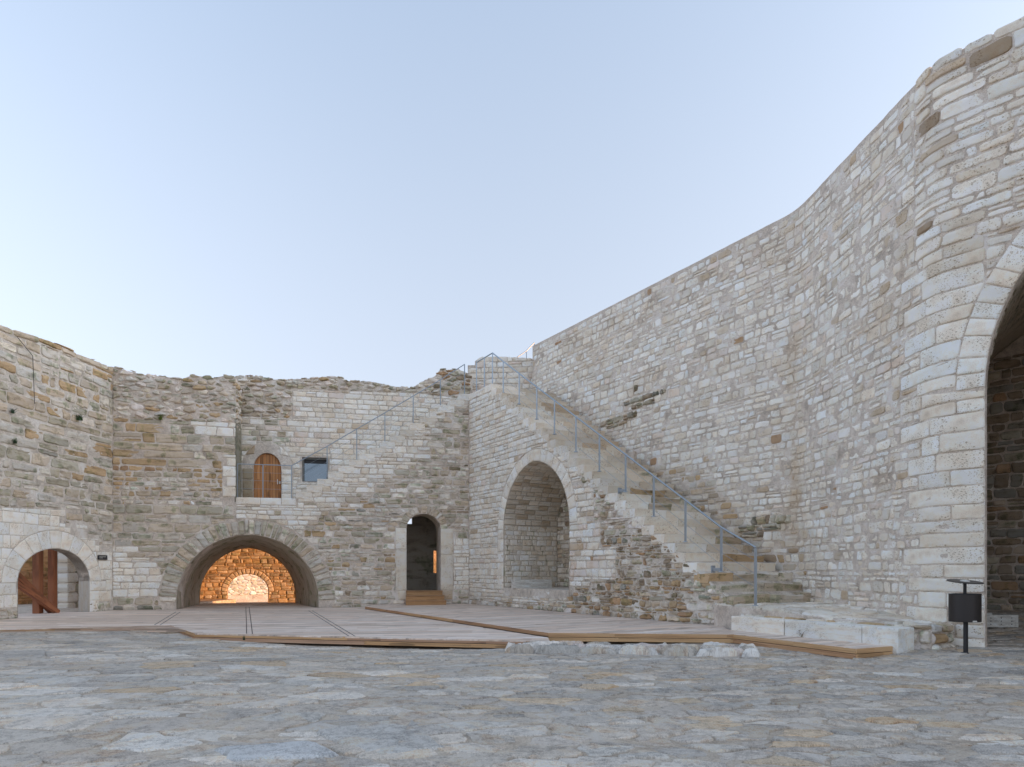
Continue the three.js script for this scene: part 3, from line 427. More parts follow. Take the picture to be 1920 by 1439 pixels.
// ---------------------------------------------------------------- upper back wall set back behind the flight, with door and window openings
{
  R = rng(404);
  const uw = thing('castle_wall', 'pale coursed upper wall with ragged top above the narrow flight, holding the plank door and window', 'wall', [-5, 3.6, -24.4]);
  const top = [[3.2, 7.8], [4.08, 7.88], [4.6, 7.8], [5.2, 7.84], [5.99, 7.93], [6.3, 8.0], [6.88, 8.02], [7.06, 7.9], [7.98, 7.92], [8.72, 7.8], [9.28, 7.78], [9.75, 8.05], [10.13, 8.25], [10.32, 8.5], [11.0, 8.55], [11.5, 8.35]];
  const dA = arch(4.435, .455, 4.75, .55, 16), dh = [[4.89, 3.5], ...dA, [3.98, 3.5]], wh = rect(5.57, 4.35, 6.44, 5.2);
  part('mortar_body', slabGeo(BU, [[3.2, 3.0], [8.2, 3.0], [8.2, 3.72], [11.5, 3.72], ...top.slice().reverse()], [dh.slice().reverse(), wh], .8), M.mortarPale, uw);
  const ringO = offset(dA, .36), holes = [ccw(ringO), rect(3.62, 3.5, 5.25, 4.77), rect(5.53, 4.31, 6.48, 5.24)];
  const line = (s) => 3.45 + .65 * Math.max(0, s - 5.6);
  const zone = [[3.3, 3.5], [5.6, 3.5], [11.4, 7.2], [11.4, 7.5], [9.6, 7.62], [5.25, 7.5], [5.25, 6.5], [3.3, 6.5]];
  const cs = fit(courses(3.3, 11.4, 3.5, 7.7, () => [.15, .215], () => [.24, .58], .012, .03, .05), zone, holes, .008);
  const list = lay(cs, BU, c => { const [s, y] = c.c; const left = s < 4.9 && y > 5.3; const cc = left && R() < .6 ? choose([['grey', 2], ['olive', 2], ['tan', 1]]) : choose([['white', 5], ['cream', 6], ['pink', .8], ['beige', 1], ['tan', .3]]); return { joint: .024, proud: rr(.008, .022), rough: .008, K: 9, cut: .12, cutMax: .035, edge: .009, color: shade(cc, .06), vary: .06, mat: left ? M.old : M.lime }; });
  const rz = [[3.2, 6.5], [5.25, 6.5], [5.25, 7.52], [9.6, 7.62], [11.4, 7.5], [11.5, 8.4], ...top.slice().reverse().map((v, i) => [v[0], v[1] + .05])];
  const rub = fit(voronoi(3.1, 11.5, 6.4, 8.8, () => rr(.08, .18), 2.2), rz, [], .004);
  list.push(...lay(rub, BU, c => ({ joint: rr(.015, .06), proud: rr(.0, .10), rough: .04, K: 12, bevel: .03, cut: .16, cutMax: .06, round: 1, edge: .03, color: shade(c.c[0] > 10.2 && R() < .5 ? choose([['rust', 2], ['brown', 2], ['olive', 2]]) : choose([['tan', 2.5], ['beige', 3], ['grey', 3], ['ochre', 1], ['olive', 2], ['pink', 3]]), .14), vary: .16, mat: M.old })));
  addStones(uw, list, M.lime, 'stone');
  const vs = voussoirs(dA, ringO, 2, 0, 8); addStones(uw, lay(vs, BU, c => ({ joint: .012, proud: .03, rough: .006, K: 24, round: 1, cut: .04, cutMax: .02, edge: .004, color: c.k ? [.44, .34, .24] : C.white, vary: .08, mat: M.lime })), M.lime, 'door_voussoir');
  const jb = []; for (const [a, b, cc] of [[3.64, 3.98, [.40, .33, .24]], [4.89, 5.23, C.white]]) { let y = 3.62; while (y < 4.72) { const e = Math.min(4.75, y + rr(.3, .45)); jb.push(...lay([{ p: rect(a, y, b, e), A: .1, c: [(a + b) / 2, (y + e) / 2] }], BU, () => ({ joint: .012, proud: .028, rough: .006, K: 12, cut: .05, cutMax: .02, edge: .004, color: shade(cc, .05), vary: .06 }))); y = e; } }
  addStones(uw, jb, M.lime, 'door_jamb_stone');
  // plank door
  const pd = thing('plank_door', 'arched orange wooden plank door on the railed landing', 'door', BU(4.435, 3.66, -.1));
  const dpoly = ccw([[4.885, 3.66], ...arch(4.435, .45, 4.75, .545, 20), [3.985, 3.66]]);
  for (let k = 0; k < 9; k++) { const a = 3.985 + .1 * k, p = ccw(clipBy(dpoly, rect(a + .003, 3, a + .097, 6))); if (p.length < 3) continue; const g = stoneGeo(p, (s, y, d) => BU(s, y, d - .14), { joint: 0, proud: .02, rough: .001, K: 0, round: 0, bevel: .006, edge: 0, color: shade([.50, .24, .095], .16), vary: .05, rot: Math.PI / 2 }); part('plank', g, M.wood, pd); }
  part('door_backing', slabGeo(BU, dpoly, [], .03, -.13), M.dark, pd);
  part('handle', boxOn(BU, 4.80, 4.86, 4.26, 4.34, -.12, -.08), M.white, pd, 'small pale square lock plate');
  part('pull_bar', boxOn(BU, 4.745, 4.765, 4.24, 4.42, -.12, -.085), M.wood.clone(), pd).material.vertexColors = false;
  const wn = thing('window', 'square grey framed window reflecting the sky beside the plank door', 'window', BU(6.0, 4.35, -.2));
  for (const [a, b, c, d] of [[5.57, 5.63, 4.35, 5.2], [6.38, 6.44, 4.35, 5.2], [5.63, 6.38, 5.14, 5.2], [5.63, 6.38, 4.35, 4.39]]) part('frame_bar', boxOn(BU, a, b, c, d, -.28, -.12), new THREE.MeshStandardMaterial({ color: new THREE.Color().setRGB(.16, .16, .15), roughness: .5 }), wn);
  part('pane', boxOn(BU, 5.63, 6.38, 4.39, 5.02, -.24, -.225), new THREE.MeshStandardMaterial({ color: new THREE.Color().setRGB(.20, .24, .275), metalness: .9, roughness: .12 }), wn, 'blue grey reflecting pane');
  part('blind_box', boxOn(BU, 5.63, 6.38, 5.02, 5.14, -.26, -.2), M.dark, wn);
}

// ---------------------------------------------------------------- narrow flight up the back wall
{
  R = rng(450);
  const fl = thing('stair_flight', 'narrow stone flight climbing along the back wall from the railed landing', 'stairs', BW(8.3, 3.4, -.5));
  const land = slabGeo(BW, rect(3.62, 3.42, 5.46, 3.652), [], 1.1, -.005); part('landing', land, M.mortarPale, fl);
  flight.forEach(([s, y], j) => { const g = boxOn(BW, s, s + .50, y - .235, y, -1.09, .022 + rr(0, .012), .012, 2); part('step', paint(g, shade(choose([['white', 4], ['cream', 5], ['beige', 1]]), .06)), M.lime, fl); });
  part('core', slabGeo(BW, [[5.5, 3.3], [11.2, 3.3], [11.2, 7.38]], [], 1.05, -.02), M.mortarPale, fl);
}

// ---------------------------------------------------------------- left wall with the ashlar arch
const lArch = arch(-2.34, 1.32, .98, .92, 24), lRing = offset(lArch, .5);
{
  R = rng(505);
  const lw = thing('castle_wall', 'weathered left wall of long ochre and grey stones over a pale ashlar arch', 'wall', [-12.7, 0, -18]);
  const top = [[0.2, 7.55], [-.6, 7.56], [-1.17, 7.5], [-1.9, 7.56], [-2.42, 7.52], [-3.2, 7.45], [-4.19, 7.38], [-6, 7.3], [-9, 7.4], [-14, 7.4]];
  const hole = [[-1.02, -.45], ...lArch, [-3.66, -.45]];
  part('mortar_body', slabGeo(LW, [[-14, -.5], [.0, -.5], ...top], [hole.slice().reverse()], .34), M.mortarPale, lw);
  const holes = [ccw(lRing), rect(-3.66, -1, -1.02, 1.0)];
  const ashZone = [[-7, .35], [-.02, .35], [-.02, 2.05], [-.6, 2.05], [-.6, 2.25], [-1.1, 2.25], [-1.1, 2.62], [-1.98, 2.62], [-1.98, 3.0], [-4.6, 2.85], [-7, 2.85]];
  const ash = fit(courses(-7, 0, .35, 3.05, () => [.24, .34], () => [.35, .85], .0, .003, 0), ashZone, holes, .01);
  const list = lay(ash, LW, () => ({ joint: .016, proud: .012, rough: .003, K: 8, bevel: .012, cut: .03, cutMax: .01, edge: .002, color: shade(choose([['white', 6], ['cream', 1.4]]), .05), vary: .04, mat: M.lime }));
  const oldZone = [[-9, 3.0], [-4.6, 2.87], [-1.98, 3.02], [-1.98, 2.64], [-1.1, 2.64], [-1.1, 2.27], [-.6, 2.27], [-.6, 2.07], [.0, 2.07], [.02, 7.5], [-1.17, 7.42], [-2.42, 7.42], [-4.19, 7.3], [-9, 7.3]];
  const os = fit(courses(-9, .1, 2.0, 7.4, y => y < 4 ? [.2, .34] : y < 5.6 ? [.22, .36] : [.15, .3], (s, y) => y > 4 && y < 5.4 ? [.6, 1.5] : [.3, .95], .035, .05, .12), oldZone, [], .01);
  const lowZone = fit(courses(-7, 0, -.2, .35, () => [.14, .2], () => [.2, .5], .02, .04, .1), rect(-7, -.2, 0, .35), holes, .006);
  list.push(...lay(os.concat(lowZone), LW, c => { const [s, y] = c.c; const cc = y < 4.0 ? choose([['grey', 3], ['olive', 3], ['tan', 2.6], ['beige', 1]]) : y < 5.5 ? choose([['tan', 4], ['olive', 2.4], ['grey', 1.4], ['dark', .8], ['ochre', 1.2], ['rust', .4]]) : choose([['tan', 4.5], ['beige', 3], ['ochre', 1.8], ['olive', 1.2], ['grey', 1.4]]); return { joint: rr(.025, .08), proud: rr(.002, .032), rough: .02, K: 12, bevel: .025, cut: .12, cutMax: .06, edge: .03, color: shade(cc, .13), vary: .17, mat: M.old }; }));
  const cop = fit(courses(-9, .1, 7.28, 7.6, () => [.3, .32], () => [.5, 1.1], .03, .03, 0), [[-9, 7.3], [-4.19, 7.28], [-2.42, 7.42], [-1.17, 7.4], [.1, 7.42], [.1, 7.6], [-.6, 7.62], [-1.17, 7.56], [-1.9, 7.62], [-2.42, 7.58], [-3.2, 7.52], [-4.19, 7.45], [-9, 7.42]], [], .01);
  list.push(...lay(cop, LW, () => ({ joint: .01, proud: .04, rough: .02, K: 10, bevel: .04, edge: .015, color: shade(choose([['ochre', 3], ['tan', 4], ['beige', 2]]), .1), vary: .12, mat: M.old })));
  addStones(lw, list, M.old, 'stone');
  addStones(lw, lay(voussoirs(lArch, lRing, 11, .04), LW, () => ({ joint: .014, proud: .016, rough: .003, K: 14, bevel: .012, cut: .03, cutMax: .01, edge: .002, color: shade(C.white, .05), vary: .04 })), M.lime, 'voussoir');
  const jb = (a, b) => { const o = []; let y = -.3; while (y < .96) { const e = Math.min(.98, y + rr(.28, .36)); o.push(...lay([{ p: rect(a, y, b, e), A: .2, c: [(a + b) / 2, (y + e) / 2] }], LW, () => ({ joint: .014, proud: .014, rough: .003, K: 8, cut: .03, cutMax: .01, edge: .002, color: shade(C.white, .05), vary: .04 }))); y = e; } return o; };
  addStones(lw, [...jb(-1.01, -.6)], M.lime, 'jamb_stone');
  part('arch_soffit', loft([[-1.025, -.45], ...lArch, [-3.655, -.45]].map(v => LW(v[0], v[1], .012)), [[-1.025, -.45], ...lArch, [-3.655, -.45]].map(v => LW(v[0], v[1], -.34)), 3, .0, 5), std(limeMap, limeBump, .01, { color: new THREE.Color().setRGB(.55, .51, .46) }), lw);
}

// ---------------------------------------------------------------- stair block: face wall, niche, steps
const nArch = arch(4.155, 1.775, 2.6, 1.92, 28, 1), nRing = offset(nArch, t => .36);
{
  R = rng(606);
  const sb = thing('stair_block', 'broad stone staircase block with a tall pointed niche in its pale side', 'staircase', [1.8, 0, -19]);
  const outline = [[0, -.5], [11.7, -.5], [11.7, .5], [11.55, stairY(11.55)], [1.35, stairY(1.35) - .02], [1.3, 7.36], [0, 7.36]];
  const nh = [[5.93, .75], ...nArch, [2.38, .75]];
  part('mortar_body', slabGeo(SW, outline, [nh.slice().reverse()], 2.62), M.mortarPale, sb);
  const holes = [ccw(nRing), rect(2.38, .75, 5.93, 2.62), rect(1.98, 1.9, 2.4, 2.62)];
  const lineTop = [[11.6, stairY(11.6)], [1.35, stairY(1.35)], [1.3, 7.4], [0, 7.4]];
  const rubB = [[6.5, stairY(6.5) - .05], [6.5, 3.6], [7.0, 3.6], [7.0, 2.6], [7.3, 2.6], [7.3, 1.9], [7.9, 1.9], [7.9, 1.05], [6.9, 1.05], [6.9, .85], [5.95, .85], [5.95, .62], [4.8, .35], [2.2, .32], [0.02, .42], [0.02, -.35], [11.7, -.35], [11.7, .45], [11.5, stairY(11.5)]];
  const whiteZ = [[0.02, .42], [2.2, .32], [4.8, .35], [5.95, .62], [5.95, .85], [6.9, .85], [6.9, 1.05], [7.9, 1.05], [7.9, 1.9], [7.3, 1.9], [7.3, 2.6], [7.0, 2.6], [7.0, 3.6], [6.5, 3.6], [6.5, stairY(6.5) - .05], [1.35, stairY(1.35)], [1.3, 7.38], [0.02, 7.38]];
  const wc = fit(courses(-.05, 8.2, .25, 7.4, () => [.12, .21], () => [.2, .56], .02, .03, .1), whiteZ, holes, .006);
  const list = lay(wc, SW, c => { const [s, y] = c.c; const r = s > 6 && y < 2.8; return { joint: rr(.014, .03), proud: rr(.01, .035), rough: .011, K: 9, cut: .12, cutMax: .04, edge: .011, color: shade(r ? choose([['white', 4], ['cream', 3], ['pink', 2], ['rust', .5], ['tan', .8]]) : choose([['white', 8], ['cream', 5], ['beige', .9], ['pink', .7], ['tan', .2]]), .06), vary: .06, mat: M.lime }; });
  const rb = fit(courses(0, 11.8, -.35, 4.4, () => [.055, .15], () => [.1, .44], .05, .06, .12), rubB, [rect(2.38, .75, 5.93, 2.6)], .004);
  list.push(...lay(rb, SW, c => { const [s, y] = c.c; const up = y > 2.1 + .3 * vn(s * 2, y, 9); const pale = s > 10.4 || s < 6; return { joint: rr(.012, .035), proud: rr(.0, .05), rough: .026, K: 10, bevel: .025, cut: .2, cutMax: .05, edge: .018, color: shade(up ? choose([['pink', 4], ['beige', 4], ['tan', 2], ['cream', 3], ['olive', .6], ['rust', .5]]) : pale ? choose([['beige', 4], ['pink', 2], ['tan', 3], ['cream', 2], ['ochre', 1.2], ['grey', 1]]) : choose([['tan', 4], ['brown', 3.2], ['rust', 3], ['ochre', 1.6], ['olive', 1.2], ['beige', 1.6], ['dark', .7]]), .14), vary: .17, mat: M.old }; }));
  addStones(sb, list, M.lime, 'stone');
  const vs = voussoirs(nArch, nRing, 18, .12);
  addStones(sb, lay(vs, SW, () => ({ joint: .012, proud: .03, rough: .005, K: 12, cut: .05, cutMax: .015, edge: .004, color: shade(choose([['cream', 4], ['white', 3]]), .05), vary: .05 })), M.lime, 'niche_voussoir');
  addStones(sb, lay([[.7, 1.1], [1.1, 1.55], [1.55, 1.9], [1.9, 2.3], [2.3, 2.6]].map(([a, b]) => ({ p: rect(2.0, a, 2.38, b), A: .15, c: [2.2, (a + b) / 2] })), SW, () => ({ joint: .014, proud: .026, rough: .005, K: 9, cut: .06, cutMax: .02, edge: .005, color: shade(C.white, .05), vary: .05 })), M.lime, 'niche_jamb_stone');
  // niche: side wall seen in shade, back wall, soffit, sill
  const nd = 2.05, p2 = SW(2.38, 0, 0), NW = wall(p2[0], p2[2], -SW.n[0], -SW.n[1]), p3 = SW(2.38, 0, -nd), NB = wall(p3[0], p3[2], SW.e[0], SW.e[1]);
  part('niche_soffit', loft([[5.925, .7], ...nArch, [2.385, .7]].map(v => SW(v[0], v[1], .02)), [[5.925, .7], ...nArch, [2.385, .7]].map(v => SW(v[0], v[1], -nd - .02)), 5, .0, 8), std(oldMap, oldBump, .03, { color: new THREE.Color().setRGB(.66, .58, .49) }), sb);
  part('niche_back_body', slabGeo(NB, rect(-.2, .5, 3.8, 4.7), [], .1, -.02), M.mortar, sb);
  const ns = fit(courses(0, nd, .76, 2.75, () => [.12, .2], s => s < .35 ? [.25, .35] : [.16, .42], .012, .02, .08), rect(.02, .76, nd, 2.75), [], .006);
  const na = lay(ns, NW, c => ({ joint: .02, proud: rr(.008, .022), rough: .008, K: 8, edge: .009, cut: .1, cutMax: .03, color: shade(c.c[0] < .35 ? C.cream : choose([['cream', 4], ['beige', 4], ['white', 2]]), .07), vary: .06 }));
  const ndz = fit(courses(0, 3.55, .76, 4.5, () => [.12, .21], () => [.18, .5], .02, .03, .1), ccw([[3.54, .76], ...nArch.map(v => [v[0] - 2.38, v[1]]), [.0, .76]]), [], .006);
  na.push(...lay(ndz, NB, () => ({ joint: .024, proud: rr(.01, .03), rough: .012, K: 8, edge: .01, color: shade(choose([['beige', 4], ['tan', 3], ['cream', 2], ['brown', .6]]), .1), vary: .1, mat: M.old })));
  { // courses of the vault on the far-left haunch
    const arcL = nArch.slice(14).reverse();   // left spring to crown
    let t = .0; const tot = 2.75; while (t < tot) { const h = rr(.13, .2), a = t / tot, b = Math.min(1, (t + h - .012) / tot); let u = 0.0; while (u < nd) { const e = Math.min(nd, u + rr(.2, .5)); const map = (x, y, d) => { const q = atLen(arcL, clamp(a + (b - a) * y)), q2 = atLen(arcL, clamp(a + (b - a) * y + .01)), tx = q2[0] - q[0], ty = q2[1] - q[1], l = Math.hypot(tx, ty) || 1; return SW(q[0] + ty / l * d, q[1] - tx / l * d, -x); }; const g = stoneGeo(rect(u + .008, 0.02, e - .008, .98), map, { joint: 0, proud: rr(.006, .018), rough: .006, K: 8, bevel: .03, edge: .003, cut: .06, cutMax: .02, color: shade(choose([['beige', 5], ['tan', 2], ['cream', 2]]), .07), vary: .06 }); if (g) na.push({ g, P: map((u + e) / 2, .5, 0), A: h * (e - u) }); u = e; } t += h; }
  }
  addStones(sb, na, M.lime, 'niche_stone');
  part('niche_sill', slabGeo(SW, rect(2.385, .5, 5.925, .755), [], nd, .03), M.mortarPale, sb);
  // steps
  const steps = [];
  for (let k = 0; k <= 30; k++) {
    const sk = 1.65 + .3337 * k, y = 7.4 - .2187 * k, low = k >= 28, odd = k === 18 || k === 19 || k === 20; const wTot = low ? 2.95 : 2.56; let d = 0, first = true;
    while (d < wTot - .05) { const w = Math.min(wTot - d, rr(.7, 1.35)), last = d + w > wTot - .3, dw = last ? wTot - d : w;
      const old = low || odd && d > .6 || (k > 14 && last && R() < .5);
      const cc = old ? choose([['tan', 2], ['ochre', 2.2], ['beige', 2]]) : k < 19 ? (first ? choose([['cream', 3], ['beige', 3]]) : choose([['beige', 5], ['cream', 1], ['tan', 1.6]])) : first ? choose([['white', 2], ['cream', 3]]) : choose([['cream', 3], ['beige', 3]]);
      const A = old ? .03 : .008, g = new THREE.BoxGeometry(.46, .2187, dw - .008, 5, 3, 6); const pa = g.attributes.position, sd = k * 31 + Math.floor(d * 10); for (let i = 0; i < pa.count; i++) { const x = pa.getX(i), yy = pa.getY(i), z = pa.getZ(i); const nz1 = fbm(x * 6 + sd, yy * 9 + z * 5, 700, 3) - .5, wear = old ? -.05 * Math.exp(-(((d + dw / 2 + z - 1.3) / .7) ** 2)) : 0; const rx = Math.abs(x) > .22 && Math.abs(yy) > .1 ? .012 : 0; pa.setXYZ(i, x + nz1 * A * 2 - Math.sign(x) * rx - (x > .2 && yy < .04 ? .035 : 0), yy + nz1 * A + (yy > 0 ? wear : 0) - Math.sign(yy) * rx * .6, z); } g.computeVertexNormals();
      const uv = g.attributes.uv, o1 = R() * 5, o2 = R() * 5; for (let i = 0; i < uv.count; i++) uv.setXY(i, uv.getX(i) * dw * .5 + o1, uv.getY(i) * .11 + o2);
      g.translate(sk - .23, y - .109 - .001 * k % 2, -(d + dw / 2) + .03); g.applyMatrix4(SW.mat4);
      steps.push({ g: paint(g, shade(cc, .12)), P: SW(sk, y, -d), A: dw * .22, m: old ? M.old : M.lime }); d += dw; first = false; }
  }
  addStones(sb, steps, M.lime, 'step_block');
  part('top_landing', slabGeo(SW, rect(0, 7.2, 1.45, 7.385), [], 2.6, .02), std(limeMap, limeBump, .01, { color: new THREE.Color().setRGB(...C.cream) }), sb);
}
// low parapet behind the top landing
{
  R = rng(640);
  const pw = thing('parapet_wall', 'low pale parapet wall rising behind the head of the stairs', 'wall', [-.4, 7, -26]);
  const PW = wall(-2.2, -25.9, 1, 0.08), out = [[0, 6.6], [3.2, 6.6], [3.2, 9.12], [2.0, 9.22], [1.1, 9.26], [.82, 9.1], [.82, 8.95], [.55, 8.95], [.55, 8.6], [.3, 8.6], [.3, 8.2], [0, 8.2]];
  part('mortar_body', slabGeo(PW, out, [], .5), M.mortarPale, pw);
  addStones(pw, lay(fit(courses(0, 3.2, 6.7, 9.26, () => [.17, .24], () => [.25, .65], .015, .03, .05), out.map(v => [v[0], v[1] + .03]), [], .008), PW, () => ({ joint: .025, proud: rr(.01, .03), rough: .01, K: 9, edge: .012, color: shade(choose([['white', 3], ['cream', 5], ['beige', 2], ['pink', 2]]), .07), vary: .07 })), M.lime, 'stone');
}

// ---------------------------------------------------------------- rough landing slab and cut kerb steps at the stair foot
{
  R = rng(660);
  const ls = thing('stone_landing', 'worn irregular stone landing at the foot of the broad staircase', 'landing', [5.6, 0, -12.6]);
  const pts = [[4.2, 14.4], [4.5, 13.55], [4.98, 12.65], [5.5, 11.75], [6.02, 10.95], [6.45, 10.65], [6.98, 11.0], [7.1, 11.5], [6.95, 14.5], [6.2, 16.4], [4.5, 15.2]].map(v => [v[0], v[1]]);
  const hY = (x, z) => 0.44 + .14 * sstep(-11.2, -13.6, z) + .03 * (fbm(x * 2, z * 2, 66, 3) - .5);
  const S = new THREE.Shape(pts.map(v => new THREE.Vector2(v[0], v[1]))); const bg = new THREE.ExtrudeGeometry(S, { depth: .36, bevelEnabled: false }); bg.applyMatrix4(new THREE.Matrix4().set(1, 0, 0, 0, 0, 0, 1, -.02, 0, -1, 0, 0, 0, 0, 0, 1)); { const q = bg.attributes.position; for (let i = 0; i < q.count; i++) if (q.getY(i) > .2) q.setY(i, hY(q.getX(i), q.getZ(i)) - .004); bg.computeVertexNormals(); } part('rubble_core', bg, M.mortar, ls);
  const map = (s, y, d) => [s, hY(s, -y) + d, -y];
  const cs = fit(voronoi(4, 7.2, 10.3, 16.5, () => rr(.35, .6), 1.1), pts, [], .02);
  addStones(ls, lay(cs, map, () => ({ joint: .02, proud: .03, rough: .022, K: 16, bevel: .05, cut: .2, cutMax: .12, round: 2, edge: .03, color: shade(choose([['cream', 2], ['beige', 2], ['grey', 2]]), .08), vary: .1, sink: -.05 })), M.lime, 'slab');
  // front face stones
  const edge = [[4.5, 13.55], [4.98, 12.65], [5.5, 11.75], [6.02, 10.95], [6.45, 10.65], [6.98, 11.0]]; const fl = [];
  for (let i = 0; i < edge.length - 1; i++) { const a = edge[i], b = edge[i + 1], E = wall(a[0], -a[1], b[0] - a[0], -(b[1] - a[1])), L = Math.hypot(b[0] - a[0], b[1] - a[1]); fl.push(...lay(fit(courses(0, L, 0, .5, () => [.13, .2], () => [.25, .6], .02, .03, .05), rect(0, 0, L, .46), [], .006), E, () => ({ joint: .02, proud: rr(.03, .07), rough: .025, K: 10, bevel: .04, cut: .2, cutMax: .07, edge: .015, color: shade(choose([['beige', 3], ['tan', 2], ['pink', 2], ['cream', 2], ['ochre', 1]]), .1), vary: .14, sink: -.1 }))); }
  addStones(ls, fl, M.old, 'edge_stone');
  const K0 = [4.22, -13.35], K1 = [5.82, -10.45], KW = wall(K0[0], K0[1], K1[0] - K0[0], K1[1] - K0[1]), L = Math.hypot(K1[0] - K0[0], K1[1] - K0[1]);
  for (const [a, b, lab, y0] of [[0, L * .37, 'shorter cut limestone kerb block beside the timber deck, nearer the stairs', -.1], [L * .37 + .02, L * .82, 'long cut limestone kerb block in the middle of the row by the deck', -.1], [L * .82 + .008, L, 'end block of the cut limestone kerb by the timber deck corner', -.1]]) {
    const g = boxOn(KW, a, b, y0, .42, -.42, 0, .015, 3); const k = new THREE.Mesh(paint(g, shade(C.white, .05)), M.lime); const c = KW((a + b) / 2, 0, -.2); g.translate(-c[0], -c[1], -c[2]); k.position.set(...c); k.name = uniq('kerb_block'); k.userData = { label: lab, category: 'kerb', group: 'cut kerb blocks' }; k.castShadow = k.receiveShadow = true; scene.add(k);
  }
}
// rough edging stones along the deck front
{
  R = rng(670);
  const a = [-.2, -11.35], b = [3.75, -10.35]; const EW = thing('stone_edging', 'low row of rough pale edging stones in front of the raised deck', 'edging', [1.8, 0, -10.9]);
  const L = Math.hypot(b[0] - a[0], b[1] - a[1]), w = wall(a[0], a[1], b[0] - a[0], b[1] - a[1]); const map = (s, y, d) => { const p = w(s, 0, -y); return [p[0], gY(p[0], p[2]) + d, p[2]]; };
  const core = slabGeo(w, [[.1, -.1], [L - .1, -.1], [L - .1, -.015], [.1, -.015]], [], .8, -.1); part('mortar_bed', core, std(mortMap, mortBump, .04, { color: new THREE.Color().setRGB(.55, .54, .51) }), EW);
  const cs = fit(voronoi(0, L, 0, .95, (s, y) => rr(.2, .34), 1.8), rect(0, 0, L, .95), [], .02);
  addStones(EW, lay(cs, map, () => ({ joint: rr(.02, .05), proud: rr(.10, .15), rough: .035, K: 16, bevel: .07, cut: .25, cutMax: .12, round: 2, edge: .03, color: shade(choose([['grey', 4], ['cream', 3], ['pink', 1]]), .1), vary: .12, sink: -.08 })), M.slate, 'edging_stone');
}

// ---------------------------------------------------------------- timber decks
function deck(name, label, poly, dir, y, gaps, seed, edges, board = .143) {
  R = rng(seed);
  const dk = thing(name, label, 'deck', [centroid(poly)[0], 0, -centroid(poly)[1]]);
  const [ux, uy] = dir, P = poly, pr = P.map(v => [v[0] * ux + v[1] * uy, -v[0] * uy + v[1] * ux]);
  let v0 = 1e9, v1 = -1e9, u0 = 1e9, u1 = -1e9; for (const q of pr) { v0 = Math.min(v0, q[1]); v1 = Math.max(v1, q[1]); u0 = Math.min(u0, q[0]); u1 = Math.max(u1, q[0]); }
  const list = [];
  for (let v = v0; v < v1; v += board) { let u = u0 - R() * 2; while (u < u1) { const e = u + rr(3, 4.6); let pieces = [ccw(clipBy(ccw(pr), rect(u + .002, v + .003, e - .002, v + board - .003)))];
    for (const p of pieces) { if (p.length < 3 || area(p) < .01) continue; const c = centroid(p), w = p.map(q => [q[0] * ux - q[1] * uy, q[0] * uy + q[1] * ux]);
      const S = new THREE.Shape(w.map(q => new THREE.Vector2(q[0], q[1]))); const g = new THREE.ExtrudeGeometry(S, { depth: .026, bevelEnabled: false }); const uv = g.attributes.uv, o1 = R() * 3, o2 = R() * 3, pp = g.attributes.position; for (let i = 0; i < uv.count; i++) { const x = pp.getX(i), yy = pp.getY(i); uv.setXY(i, (x * ux + yy * uy) * .5 + o1, (-x * uy + yy * ux) * .9 + o2); }
      g.applyMatrix4(new THREE.Matrix4().set(1, 0, 0, 0, 0, 0, 1, y - .026 + rr(-.0015, .0015), 0, -1, 0, 0, 0, 0, 0, 1)); const cw = [c[0] * ux - c[1] * uy, c[0] * uy + c[1] * ux];
      list.push({ g: paint(g, shade(pick([[.80, .685, .605], [.74, .63, .55], [.83, .72, .64], [.69, .58, .50], [.75, .61, .51]]), .12)), P: [cw[0], y, -cw[1]], A: area(p) }); }
    u = e; } }
  addStones(dk, list, M.wood, 'deck_board');
  for (const [a, b, yt, hs] of edges) { let yy = yt; const E = wall(a[0], -a[1], b[0] - a[0], -(b[1] - a[1])), L = Math.hypot(b[0] - a[0], b[1] - a[1]); for (const h of hs) { let s = 0; while (s < L - .01) { const e = L - s < 4.4 ? L : s + rr(2.6, 3.8); const g = boxOn(E, s + .001, e - .001, yy - h + .004, yy - .004, -.03, .012 + rr(0, .003), .004); const uv = g.attributes.uv, o1 = R() * 3; for (let i = 0; i < uv.count; i++) uv.setXY(i, uv.getX(i) * (e - s) * .5 + o1, uv.getY(i) * .08 + o1); part('fascia_board', paint(g, shade(pick([[.56, .35, .185], [.51, .30, .165], [.58, .375, .20], [.52, .33, .22]]), .1)), M.wood, dk); s = e; } yy -= h; } }
  for (const [a, b, w] of gaps) part('joint_strip', beam([a[0], y + .0015, -a[1]], [b[0], y + .0015, -b[1]], w, .006), M.dark, dk, 'narrow dark strip let into the deck boards');
  return dk;
}
const tc = BW(4.0, 0, 0), tw = k => [tc[0] + TAX[0] * k, -(tc[2] + TAX[1] * k)];
const tside = (off, k) => { const p = tw(k); return [p[0] + off * .933, p[1] + off * .36 ]; };
